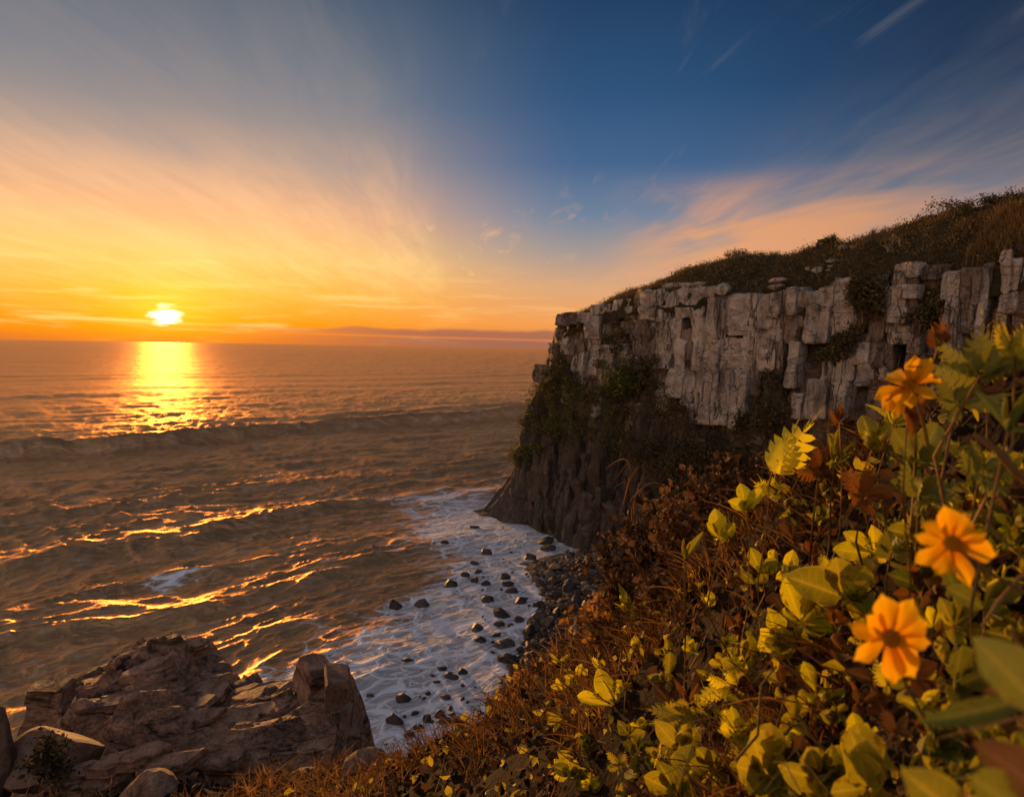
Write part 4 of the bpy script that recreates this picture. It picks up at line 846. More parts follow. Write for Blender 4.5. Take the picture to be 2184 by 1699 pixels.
# ------------------------------------------------------------------ near slope below the viewpoint
SL = [(2330, 760, 1.15), (2184, 770, 1.15), (2050, 880, 1.3), (1900, 960, 1.7), (1700, 1040, 2.3), (1550, 1150, 3.1), (1420, 1250, 4.0), (1300, 1330, 5.1), (1180, 1420, 6.3), (1080, 1500, 7.5), (1000, 1570, 8.9), (880, 1630, 10.0), (740, 1664, 11.2), (560, 1672, 11.6), (350, 1685, 11.8), (150, 1692, 12.0), (0, 1690, 12.5),
      (2184, 1699, .60), (1900, 1699, .80), (1700, 1699, 1.0), (1500, 1699, 1.45), (1300, 1699, 2.3), (1150, 1699, 3.4), (1000, 1699, 4.9), (850, 1710, 7.0), (700, 1715, 9.2), (500, 1730, 10.4), (250, 1740, 11),
      (2184, 1200, .85), (1900, 1300, 1.15), (1700, 1350, 1.5), (1500, 1450, 2.1), (1300, 1500, 3.3), (1150, 1560, 4.9), (1000, 1630, 6.9),
      # beyond the brow, falling out of sight
      (2184, 1000, 2.6), (1900, 1180, 3.6), (1700, 1220, 4.4), (1550, 1290, 5.6), (1420, 1370, 6.6), (1300, 1440, 8.0), (1180, 1530, 9.2), (1080, 1620, 10.6), (1000, 1690, 12.0), (880, 1760, 13.5), (740, 1850, 15.0), (560, 1900, 17.0), (350, 1900, 19.0), (0, 1900, 19.0)]
_sp = [at(*p) for p in SL]
_sp += [np.array(p) for p in [(0, -1, 24.2), (-1.5, -1, 23.4), (2.5, -1, 26.0), (4, 2, 25.6), (6, 5, 23.0), (12, 14, 14.0), (22, 18, 12.0), (9, 26, 4.0), (4, 38, 1.2), (-2, 34, 1.4), (-9, 30, 1.0), (-16, 26, 0.5), (-24, 20, 0.3), (22, 32, 4.0), (2, 20, 6.5), (-18, 12, 11.0), (-9, 5, 17.5), (-4, 1, 21.5), (-14, 2, 16.0), (8, -2, 28), (14, 4, 22)]]
_sp = np.array(_sp); slope_f = rbf(_sp[:, :2], _sp[:, 2], 0.02)
def slope_z(x, y, fine=True):
    z = slope_f(x, y); r = np.hypot(x, y)
    if fine: z = z + (fbm(x / 0.9, y / 0.9, 4, 160) - 0.5) * np.clip(r * 0.09, 0.05, 0.8) + (fbm(x / 0.16, y / 0.16, 3, 170) - 0.5) * 0.05
    return z
def slope_hit(px, py, t0=0.35, t1=18.0):
    t = np.geomspace(t0, t1, 420); q = ray(px, py); P = CAM[None] + q[None] * t[:, None]
    below = P[:, 2] < slope_z(P[:, 0], P[:, 1], False)
    k = int(np.argmax(below)); return (float(t[k]), P[k]) if below.any() else (None, None)
nu, nv = 380, 330
th = np.radians(np.linspace(-100, 100, nu)); rr = np.geomspace(0.12, 46, nv); T, R = np.meshgrid(th, rr, indexing='ij')
Xs = R * np.sin(T); Ys = R * np.cos(T) - 0.15; Zs = slope_z(Xs, Ys)
me = grid_mesh('slope', np.stack([Xs, Ys, Zs], 2))
SOIL = rock_mat('slope_soil', [(0.006, 0.004, 0.003), (0.014, 0.009, 0.006), (0.028, 0.017, 0.010), (0.05, 0.03, 0.016)], 3.0, 1.0, rough=0.95, bdist=0.05, spec=0.1, vert=1.0)
obj('slope', me, SOIL, kind='structure')

# ------------------------------------------------------------------ brown layered outcrop
ROCKO = rock_mat('red_brown_rock', [(0.12, 0.060, 0.036), (0.33, 0.178, 0.108), (0.50, 0.28, 0.175), (0.60, 0.36, 0.23)], 1.7, 1.0, stain=(0.035, 0.022, 0.017), rough=0.8, bdist=0.20, vert=2.5, strata=3.2)
ROCKD = rock_mat('dark_brown_rock', [(0.06, 0.033, 0.022), (0.16, 0.088, 0.058), (0.27, 0.155, 0.105), (0.38, 0.23, 0.155)], 1.3, 0.9, rough=0.75, bdist=0.08, vert=1.0, vary=0.35)
OC = [(40, 1500, 15.6), (75, 1470, 16), (150, 1440, 17), (200, 1400, 18), (262, 1352, 18.6), (300, 1342, 18.6), (345, 1350, 18.6), (450, 1354, 18.2), (492, 1388, 17.4), (545, 1404, 17.0), (562, 1432, 16.4), (620, 1424, 16.2), (690, 1412, 15.8), (732, 1436, 15.2), (738, 1530, 14.0), (748, 1600, 12.9), (700, 1640, 12.5), (560, 1632, 12.6), (430, 1606, 12.9), (300, 1592, 13.2), (220, 1575, 13.5), (130, 1560, 14.0), (50, 1545, 14.8)]
# knobs of broken strata along the seaward rim
OCW = np.array([at(*p) for p in OC])
inn = [(300, 1420, 17.0), (400, 1450, 16.2), (500, 1500, 15.0), (620, 1520, 14.4), (350, 1520, 14.9), (200, 1500, 15.5), (650, 1590, 13.2), (450, 1560, 13.9)]
INW = np.array([at(*p) for p in inn])
oc_f = rbf(np.concatenate([OCW, INW])[:, :2], np.concatenate([OCW, INW])[:, 2], 0.3)
def outcrop_z(x, y):
    d, ins = poly_dist(x, y, OCW[:, :2]); wob = (fbm(x / 0.8, y / 0.8, 3, 180) - 0.5) * 0.9
    sd = np.where(ins, d, -d) + wob * 0.5
    z = oc_f(x, y)
    u = x * 0.92 + y * 0.38; v = -x * 0.38 + y * 0.92
    t = fbm(u / 2.6, v / 1.0, 5, 190) * 1.5 + v * 0.28
    k = t / 0.12; fr = k - np.floor(k); ter = (np.floor(k) + ss(fr, 0.80, 1.0)) * 0.12
    z = z + (ter - v * 0.28 - 0.75) * 0.85 + (fbm(u / 0.35, v / 0.16, 3, 195) - 0.5) * 0.10
    z = z + 0.5 * ss(fbm(x / 1.8, y / 1.8, 2, 198), 0.45, 0.7) - 0.25 * ss(np.abs(fbm(u / 3.0, v / 1.5, 3, 199) - 0.5), 0.035, 0.0)
    fall = np.clip(-sd, 0, 9); st = np.floor(fall / 0.22 + n2(x / 0.7, y / 0.7, 9)) * 0.22
    return z - fall * 2.2 - np.minimum(st, 3) * 0.5 - 0.25 * ss(sd, 0.35, 0.0), sd
xs = np.linspace(-14.5, -2.2, 400); ys = np.linspace(11.2, 22.0, 330); Xo, Yo = np.meshgrid(xs, ys, indexing='ij'); Zo, sd = outcrop_z(Xo, Yo)
OUT = obj('rock_outcrop', grid_mesh('rock_outcrop', np.stack([Xo, Yo, np.maximum(Zo, -1.0)], 2), False), ROCKO, None, 'big red-brown layered rock outcrop rising over the surf at the bottom left', 'rock')
def slab_mesh(name, l, w, h, seed):
    r = random.Random(seed); k = 7; foot = []
    for i_ in range(k):
        a = 2 * math.pi * i_ / k + r.uniform(-.25, .25); foot.append((math.cos(a) * l * r.uniform(.4, .55), math.sin(a) * w * r.uniform(.4, .55)))
    return rock_prism(name, foot, -h / 2, h / 2, np.zeros(2), np.array([1., 0]), np.array([0, 1.]), seed, 3, 0.06, 0.05, cap=0.03)
for k_ in range(48):
    for _ in range(50):
        x_, y_ = rnd.uniform(-12, -3), rnd.uniform(12.3, 19); z_, s_ = outcrop_z(np.array([x_]), np.array([y_]))
        if s_[0] > 0.55 and (s_[0] < 1.4 or k_ % 2): break
    l = rnd.uniform(.4, 1.7); me = slab_mesh('slab', l, l * rnd.uniform(.3, .55), rnd.uniform(.10, .2), 2000 + k_)
    o = obj('slab', me, rnd.choice((ROCKO, ROCKO, ROCKD)), OUT); o.location = (x_, y_, float(z_[0]) + rnd.uniform(-.08, -.01)); o.rotation_euler = (rnd.uniform(-.15, .25), rnd.uniform(-.25, .1), 0.38 + rnd.uniform(-.35, .35))
def big_block(px0, py0, px1, py1, depth, m, seed, thick=1.0, yaw=0.3, pitch=0.0, name='block'):
    c = at((px0 + px1) / 2, (py0 + py1) / 2, depth); w = (px1 - px0) / F * depth; h = (py1 - py0) / F * depth
    foot = [(-w / 2, -w * thick / 2), (w * .42, -w * thick * .56), (w / 2, w * thick * .3), (w * .2, w * thick / 2), (-w * .45, w * thick * .45)]
    me = rock_prism(name, foot, -h * .55, h * .45, np.zeros(2), np.array([1., 0]), np.array([0, 1.]), seed, 5, 0.20, 0.12, cap=0.08)
    o = obj(name, me, m, OUT); o.location = Vector(c); o.rotation_euler = (pitch, 0.06, yaw); return o
big_block(72, 1452, 152, 1540, 15.0, ROCKO, 131, .8, 0.35); big_block(150, 1485, 188, 1525, 15.0, ROCKD, 32, 0.9, 0.2)
big_block(636, 1406, 702, 1490, 14.9, ROCKO, 133, 1.5, 0.7, .15); big_block(690, 1418, 744, 1560, 14.3, ROCKD, 134, 1.5, 0.3, .1); big_block(728, 1500, 752, 1580, 13.8, ROCKD, 35, 1.5, 0.0)
big_block(734, 1555, 768, 1625, 12.9, ROCKD, 36, 1.2, 0.4)
def slab_stack(px0, py0, px1, py1, depth, seed):
    r = random.Random(seed); w = (px1 - px0) / F * depth; h = (py1 - py0) / F * depth; k = max(4, int(h / 0.085)); c = at((px0 + px1) / 2, py1, depth); zc = 0
    for j in range(k):
        th_ = h / k * r.uniform(.8, 1.3); ww = w * r.uniform(.6, 1.2) * (1 - .3 * j / k)
        o = obj('slab', slab_mesh('slab', ww, ww * r.uniform(.6, .9), th_ * 1.1, seed * 50 + j), r.choice((ROCKD, ROCKD, ROCKO)), OUT); o.location = Vector(c) + Vector((r.uniform(-.2, .2) * w, r.uniform(-.15, .15) * w, zc + th_ / 2)); o.rotation_euler = (r.uniform(-.05, .12), r.uniform(-.16, .02), r.uniform(0, .8)); zc += th_
for k_, a_ in enumerate([(430, 1600, 540, 1650, 12.9), (300, 1585, 390, 1625, 13.1)]): slab_stack(*a_, 60 + k_)
for k_, (a_, b_, w_, d_) in enumerate([(285, 1352, 46, 18.3), (325, 1352, 40, 18.3), (375, 1362, 52, 18.0), (430, 1362, 60, 17.9), (470, 1382, 46, 17.5), (520, 1408, 50, 16.8), (235, 1376, 44, 17.9), (205, 1402, 40, 17.5), (575, 1432, 40, 16.0), (610, 1428, 44, 15.8)]):
    c = at(a_, b_ + 10, d_ - .5); w = w_ / F * d_ * .62; c[2] = float(outcrop_z(np.array([c[0]]), np.array([c[1]]))[0][0]) + w * .12; o = obj('block', lump('block', (w, w * .8, w * rnd.uniform(.32, .5)), 860 + k_, 3, 0.16, 14), rnd.choice((ROCKD, ROCKD, ROCKO)), OUT); o.location = Vector(c); o.rotation_euler = (rnd.uniform(-.1, .2), rnd.uniform(-.3, 0), rnd.uniform(0, 3))
def stone(px0, py0, px1, py1, depth, m, seed, lb, facet=5, flat=0.75, cat='rock'):
    c = at((px0 + px1) / 2, (py0 + py1) / 2, depth); w = (px1 - px0) / F * depth / 2; h = (py1 - py0) / F * depth / 2
    o = obj('boulder', lump('boulder', (w, w * flat, h), seed, 3, 0.10, facet), m, None, lb, cat); o.location = Vector(c); o.rotation_euler.z = rnd.uniform(-.3, .3); return o
SMOO = rock_mat('smooth_tan_rock', [(0.09, 0.05, 0.033), (0.17, 0.10, 0.066), (0.24, 0.145, 0.097), (0.28, 0.17, 0.115)], 0.9, 0.7, rough=0.8, bdist=0.05, vert=1.0)
stone(10, 1545, 225, 1690, 12.4, SMOO, 151, 'smooth brown boulder in front of the layered outcrop at the left', 9)
stone(-60, 1500, 40, 1720, 12.0, ROCKD, 52, 'dark rock mass cut by the left edge of the picture', 6)
stone(728, 1595, 850, 1690, 11.0, SMOO, 53, 'rounded tan boulder between the outcrop and the dry grass', 4)
stone(250, 1640, 380, 1720, 11.0, ROCKO, 54, 'low brown boulder half buried in grass under the outcrop', 6)
stone(610, 1640, 700, 1690, 11.3, ROCKD, 55, 'dark boulder under the right end of the outcrop', 6)
for k_, (px, py, w) in enumerate([(170, 1655, 90), (245, 1628, 90), (310, 1612, 80), (200, 1680, 110), (360, 1632, 90)]):
    c = at(px, py, 11.9 - k_ * 0.03); l = w / F * 11.9; o = obj('ledge_stone', slab_mesh('ledge_stone', l * 1.5, l * .5, .22, 80 + k_), ROCKO, None, ['lowest striped ledge stone behind the buried boulder', 'middle striped ledge stone right of the smooth brown boulder', 'upper striped ledge stone right of the smooth brown boulder', 'striped ledge stone nearest the bottom edge of the picture', 'striped ledge stone under the outcrop overhang'][k_], 'stone', 'striped ledge stones under the outcrop'); o.location = Vector(c); o.rotation_euler = (0.25, -.12, .45)
cb = at(110, 1630, 11.7); kk = 20; pp = NP.normal(0, 1, (kk, 3)) * np.array([.16, .12, .22])
c, t = leaf_cloud(pp, np.tile(up3, (kk, 1)), 0.07, 40, 0.1, 91); bo = empty('dark_bush', cb, 'small dark bush in front of the smooth brown boulder', 'bush'); fo = cloud_obj('foliage', c, t - 0.3, SCRUB, parent=bo); fo['kind'] = 'stuff'
c, f = join([tube([np.array([NP.uniform(-.1, .1), 0, -.9]), np.array([NP.uniform(-.2, .2), 0, -.1])], 0.012, 4, [1, .6]) for _ in range(7)]); obj('stem', quads('stem', c, f), DARKW, bo)
# ------------------------------------------------------------------ foreground plants
STRAW = leaf_mat('straw', [(0.05, 0.024, 0.009), (0.20, 0.095, 0.028), (0.42, 0.21, 0.06), (0.60, 0.34, 0.12)], 0.40, 0.8, 0.15, nscale=3.0)
LITTER = leaf_mat('leaf_litter', [(0.008, 0.006, 0.005), (0.03, 0.018, 0.012), (0.11, 0.058, 0.028), (0.30, 0.16, 0.07)], 0.2, 0.8, 0.2, nscale=4.0)
YGREEN = leaf_mat('yellow_green_leaf', [(0.22, 0.23, 0.008), (0.48, 0.46, 0.012), (0.68, 0.62, 0.02), (0.75, 0.62, 0.03)], 0.55, 0.5, 0.3, nscale=1.3, vein=True)
OLIVE = leaf_mat('olive_leaf', [(0.07, 0.085, 0.010), (0.23, 0.225, 0.016), (0.42, 0.37, 0.028), (0.54, 0.42, 0.045)], 0.5, 0.5, 0.3, nscale=1.3, vein=True)
GREENL = leaf_mat('green_leaf', [(0.045, 0.062, 0.010), (0.11, 0.135, 0.016), (0.20, 0.205, 0.024), (0.30, 0.26, 0.034)], 0.35, 0.5, 0.3, nscale=1.3, vein=True)
BROWNL = leaf_mat('dead_brown_leaf', [(0.05, 0.026, 0.012), (0.13, 0.065, 0.026), (0.22, 0.11, 0.042)], 0.35, 0.7, 0.2, nscale=1.3, vein=True)
RUST = leaf_mat('rust_fern', [(0.09, 0.035, 0.010), (0.22, 0.085, 0.018), (0.38, 0.15, 0.025)], 0.4, 0.7, 0.2, nscale=1.3)
STEMM = leaf_mat('plant_stem', [(0.08, 0.045, 0.016), (0.18, 0.10, 0.03), (0.28, 0.16, 0.05)], 0.1, 0.7, 0.2, nscale=10.0)
PETAL = leaf_mat('orange_petal', [(0.88, 0.27, 0.001), (0.95, 0.35, 0.002), (0.98, 0.43, 0.004)], 0.5, 0.5, 0.2, nscale=3.0)
DISC = leaf_mat('flower_disc', [(0.20, 0.07, 0.006), (0.42, 0.16, 0.01), (0.60, 0.27, 0.015)], 0.1, 0.8, 0.1, nscale=20.0)

def polar_pts(k, a0, a1, r0, r1, R, lift=0.0):
    a = np.radians(R.uniform(a0, a1, k)); r = np.exp(R.uniform(math.log(r0), math.log(r1), k)); x = r * np.sin(a); y = r * np.cos(a); return np.stack([x, y, slope_z(x, y) + lift * r], 1), r
Rg = np.random.RandomState(17)
pts, r = polar_pts(52000, -48, 42, 1.1, 14.5, Rg)
keep = fbm(pts[:, 0] / (0.35 + 0.08 * r), pts[:, 1] / (0.35 + 0.08 * r), 3, 222) > 0.47; pts, r = pts[keep], r[keep]
L = 0.05 + 0.031 * r; co, q, t = blades(pts, 1.0 * L, 0.0016 + 0.0010 * r, 41, 1.05, 0.95, 4)
# the same growth goes on beside and behind the viewpoint
xs_ = Rg.uniform(0.35, 6.5, 9000); ys_ = Rg.uniform(-2.0, 6.0, 9000); ok = (np.degrees(np.arctan2(xs_, ys_)) > 42); xs_, ys_ = xs_[ok], ys_[ok]
p2 = np.stack([xs_, ys_, slope_z(xs_, ys_)], 1); r2 = np.hypot(xs_, ys_); c2, q2, t2 = blades(p2, 0.10 + 0.03 * r2, 0.003 + 0.001 * r2, 47, 1.05, 0.95, 3)
blade_obj('hillside_grass', c2, q2, t2, STRAW, kind='stuff')
left = np.clip((1.0 - np.degrees(np.arctan2(pts[:, 0], pts[:, 1]))) / 25.0, -1, 1) * 0.15
blade_obj('dry_tangle', co, q, t + np.repeat(left, 10), STRAW, kind='stuff')
# dead leaves and litter
def curled(pts, size, seed):
    R = np.random.RandomState(seed); k = len(pts)
    a = R.normal(0, 1, (k, 3)); a /= np.linalg.norm(a, axis=1)[:, None]; b = np.cross(a, R.normal(0, 1, (k, 3))); b /= np.linalg.norm(b, axis=1)[:, None]; c = np.cross(a, b)
    s = size[:, None] * R.uniform(.6, 1.4, (k, 1)); w = s * R.uniform(.22, .42, (k, 1)); cu = s * R.uniform(-.35, .35, (k, 1)); ed = w * R.uniform(.1, .8, (k, 1))
    rows = []
    for u, ww in ((-.5, .12), (-.2, .85), (.15, 1.0), (.5, .08)):
        ctr = pts + a * s * u + c * cu * (u * u * 4)
        rows += [ctr - b * w * ww + c * ed * ww, ctr, ctr + b * w * ww + c * ed * ww]
    co = np.stack(rows, 1).reshape(-1, 3); base = (np.arange(k) * 12)[:, None]
    q = np.concatenate([base + np.array([3 * j + i_, 3 * j + i_ + 1, 3 * j + i_ + 4, 3 * j + i_ + 3]) for j in range(3) for i_ in range(2)], 0)
    return co, q.reshape(-1, 4), np.repeat(R.uniform(-.25, .4, k), 12)
pts, r = polar_pts(20000, -48, 44, 0.5, 14.0, Rg); pts[:, 2] += Rg.uniform(-.01, .02, len(r)) * r
pts = np.concatenate([pts, p2[::2]]); r = np.concatenate([r, r2[::2]])
co, q, t = curled(pts, 0.020 + 0.0125 * r, 43); blade_obj('leaf_litter', co, q, t, LITTER, kind='stuff')
pts, r = polar_pts(1700, -40, 42, 0.6, 9.0, Rg); pts[:, 2] += Rg.uniform(0, .045, len(r)) * r
co, q, t = curled(pts, 0.018 + 0.0100 * r, 44); blade_obj('small_green_leaves', co, q, t, OLIVE, kind='stuff')
# twigs
parts = []
pts, r = polar_pts(1100, -42, 42, 0.6, 11.0, Rg)
for p, rr_ in zip(pts, r):
    d = Rg.normal(0, 1, 3); d[2] = abs(d[2]) * .5; d /= np.linalg.norm(d); l = (.05 + .055 * rr_) * Rg.uniform(.5, 1.4); e1 = Rg.normal(0, .25, 3) * l
    parts.append(tube([p, p + d * l * .4 + e1 * .5, p + d * l * .75 + e1 + up3 * l * .1, p + d * l + e1 * .4], 0.0007 * rr_ + 0.0006, 4, [1, .9, .7, .4]))
c, f = join(parts); me = quads('twigs', c, f); attr(me, 'tone', np.repeat(Rg.uniform(-.3, .3, len(parts)), 16)); obj('twigs', me, STEMM, kind='stuff')

# leaf meshes: along +Y, unit length, base at the origin
def leaf_mesh(name, wid, pw, cup, bend, fold=0.0, nu=13, nw=7, wav=0.0):
    P = np.zeros((nu, nw, 3)); rim = np.zeros((nu, nw))
    for i_ in range(nu):
        u = i_ / (nu - 1); w = wid * max(0.03 + 0.05 * (1 - u), math.sin(math.pi * min(1, u ** pw)) ** 0.8) * (0.1 if i_ == nu - 1 else 1)
        for j in range(nw):
            s = (j / (nw - 1) * 2 - 1); rim[i_, j] = -1 if j == nw // 2 else max(abs(s) ** 2, ss(u, .8, 1.0))
            P[i_, j] = (s * w * (1 - .15 * abs(cup) * s * s), u * math.cos(bend * u * .7), cup * w * (s * s) + fold * w * abs(s) + math.sin(bend * u) * u * .55 + wav * w * math.sin(u * 17 + s * 2.5) * s * s)
    me = grid_mesh(name, P, True); attr(me, 'rim', rim); attr(me, 'lu', np.repeat(np.linspace(0, 1, nu), nw)); attr(me, 'ls', np.tile(np.linspace(-1, 1, nw), nu)); return me
LV = {'obovate': [leaf_mesh('leaf', .24, 1.4, .35, .45, .15, wav=.1), leaf_mesh('leaf', .28, 1.3, .2, -.35, .25, wav=.15), leaf_mesh('leaf', .21, 1.5, .6, .7, .1, wav=.1)],
      'narrow': [leaf_mesh('leaf', .10, 1.0, .4, .6, .3), leaf_mesh('leaf', .12, .9, .3, -.4, .4), leaf_mesh('leaf', .085, 1.0, .5, 1.0, .3)],
      'broad': [leaf_mesh('leaf', .36, 1.25, .2, .35, .2, wav=.2), leaf_mesh('leaf', .32, 1.1, .3, -.45, .3, wav=.25), leaf_mesh('leaf', .34, 1.2, .15, .6, .15, wav=.2)],
      'curled': [leaf_mesh('leaf', .26, 1.2, 1.3, 1.0, .3, wav=.3), leaf_mesh('leaf', .3, 1.1, 1.1, -.9, .2, wav=.3), leaf_mesh('leaf', .22, 1.2, 1.5, 1.3, .4, wav=.3)]}
def frond_mesh(name, pairs, lobe, toothed, bend):
    co, fc = [], []
    for i_ in range(pairs * 2 + 1):
        u = i_ / (pairs * 2); co.append((-.012 * (1.2 - u), u * math.cos(bend * u * .6), math.sin(bend * u) * u * .5)); co.append((.012 * (1.2 - u), u * math.cos(bend * u * .6), math.sin(bend * u) * u * .5 + .001))
    nb = len(co); fc += [(2 * i_, 2 * i_ + 1, 2 * i_ + 3, 2 * i_ + 2) for i_ in range(pairs * 2)]
    for i_ in range(pairs):
        u0 = (i_ + .25) / pairs; u1 = (i_ + 1.02) / pairs; um = (u0 + u1) / 2; l = lobe * (math.sin(min(1, um * 1.15 + .18) * math.pi) ** .7 + .05)
        for sgn in (-1, 1):
            def pt(u, s, z=0): return (sgn * s, u * math.cos(bend * u * .6), math.sin(bend * u) * u * .5 + z)
            o = len(co); tw = toothed * .02
            co += [pt(u0, .006), pt(u1, .006), pt(u1 + .05, l * .6, -.2 * l + tw), pt(um + .10 + .04 * (i_ % 2), l, -.45 * l), pt(um + .02, l * .8, -.3 * l - tw), pt(u0 + .0, l * .45, -.12 * l)]
            fc += [(o, o + 1, o + 2, o + 5), (o + 5, o + 2, o + 3, o + 4)]
    return quads(name, np.array(co), np.array(fc), True)
FR = [frond_mesh('frond', 9, .20, 1, .35), frond_mesh('frond', 11, .16, -1, .6), frond_mesh('frond', 8, .26, 1, -.25), frond_mesh('frond', 14, .13, 1, .8)]

def frame(ydir, nrm):
    y = Vector(ydir).normalized(); z = Vector(nrm); z = (z - y * z.dot(y))
    if z.length < 1e-4: z = Vector((0.3, 0.2, 1)); z = z - y * z.dot(y)
    z.normalize(); x = y.cross(z); return Matrix(((x.x, y.x, z.x), (x.y, y.y, z.y), (x.z, y.z, z.z)))
mesh_variant = {}
def with_mat(me, m):
    k = (me.name, m.name)
    if k not in mesh_variant:
        c = me.copy(); c.name = me.name; c.materials.clear(); c.materials.append(m); mesh_variant[k] = c
    return mesh_variant[k]
VIEW = Vector((-_f[0], -_f[1], -_f[2]))
def place(px, py, k=0.9, depth=None):
    if depth is None:
        t, p = slope_hit(px, py); depth = (t or 2.0) * k
    return at(px, py, depth), depth
def stem_obj(parent, a, b, rad, m=None, sag=0.0, seed=1):
    a = np.array(a, float); b = np.array(b, float); r = np.random.RandomState(seed); d = b - a; j = r.normal(0, .05, (2, 3)) * np.linalg.norm(d)
    c, f = tube([a, a + d * .33 + j[0] + np.array([0, 0, sag]), a + d * .68 + j[1] + np.array([0, 0, sag]), b], rad, 6, [1, .95, .85, .6])
    o = np.array(parent.location); me = quads('stem', c - o, f, True); return obj('stem', me, m or STEMM, parent)
def plant(px, py, leaf_px, n, m, shape, label, k=0.9, depth=None, axis=(-.25, -.7, .7), open_=0.9, seed=0, cat='plant', group='leafy plants on the near slope', name='leafy_plant', jit=.25, stem=True, roll=None):
    r = random.Random(seed * 77 + 5); c, dpt = place(px, py, k, depth); l0 = leaf_px / F * dpt
    gz = float(slope_z(np.array([c[0]]), np.array([c[1]]))[0]); base = np.array([c[0], c[1] + .02, min(gz, c[2] - 0.3 * l0)])
    e_ = empty(name, base, label, cat, group)
    A = Vector(axis).normalized(); u = A.orthogonal().normalized(); v = A.cross(u); a0 = r.uniform(0, 6.28)
    for i_ in range(n):
        a = a0 + i_ * 2.4 + r.uniform(-.3, .3); sp = open_ * (0.45 + 0.75 * (i_ + .5) / n) * r.uniform(.85, 1.15)
        d = A * math.cos(sp) + (u * math.cos(a) + v * math.sin(a)) * math.sin(sp)
        d = d + Vector((r.gauss(0, jit), r.gauss(0, jit), r.gauss(0, jit))) * .5
        nrm = A * 1.0 - d.normalized() * A.dot(d.normalized()) + VIEW * .35 + Vector((r.gauss(0, jit), r.gauss(0, jit), r.gauss(0, jit)))
        me = with_mat((FR if shape == 'frond' else LV[shape])[r.randrange(3)], m)
        o = obj('frond' if shape == 'frond' else 'leaf', me, None, e_); l = l0 * r.uniform(.7, 1.15); off = d.normalized() * l * .06
        M = Matrix.Translation(Vector(c) + off - Vector(base)) @ frame(d, nrm).to_4x4() @ Matrix.Diagonal((l, l, l, 1)); o.matrix_local = M
    if stem: stem_obj(e_, base, c, max(.0012, l0 * .035), seed=seed)
    return e_
def leaf_single(parent, px, py, ex, ey, depth, m, shape, vi=0, nrm=None, d2=None):
    a = at(px, py, depth); b = at(ex, ey, d2 or depth); l = float(np.linalg.norm(b - a)); me = with_mat((FR if shape == 'frond' else LV[shape])[vi], m)
    o = obj('frond' if shape == 'frond' else 'leaf', me, None, parent)
    o.matrix_local = Matrix.Translation(Vector(a) - parent.location) @ frame(Vector(b - a), nrm or (VIEW + Vector((-.2, 0, .4)))).to_4x4() @ Matrix.Diagonal((l, l, l, 1)); return o
OB, NA, BR, CU, FRD = 'obovate', 'narrow', 'broad', 'curled', 'frond'
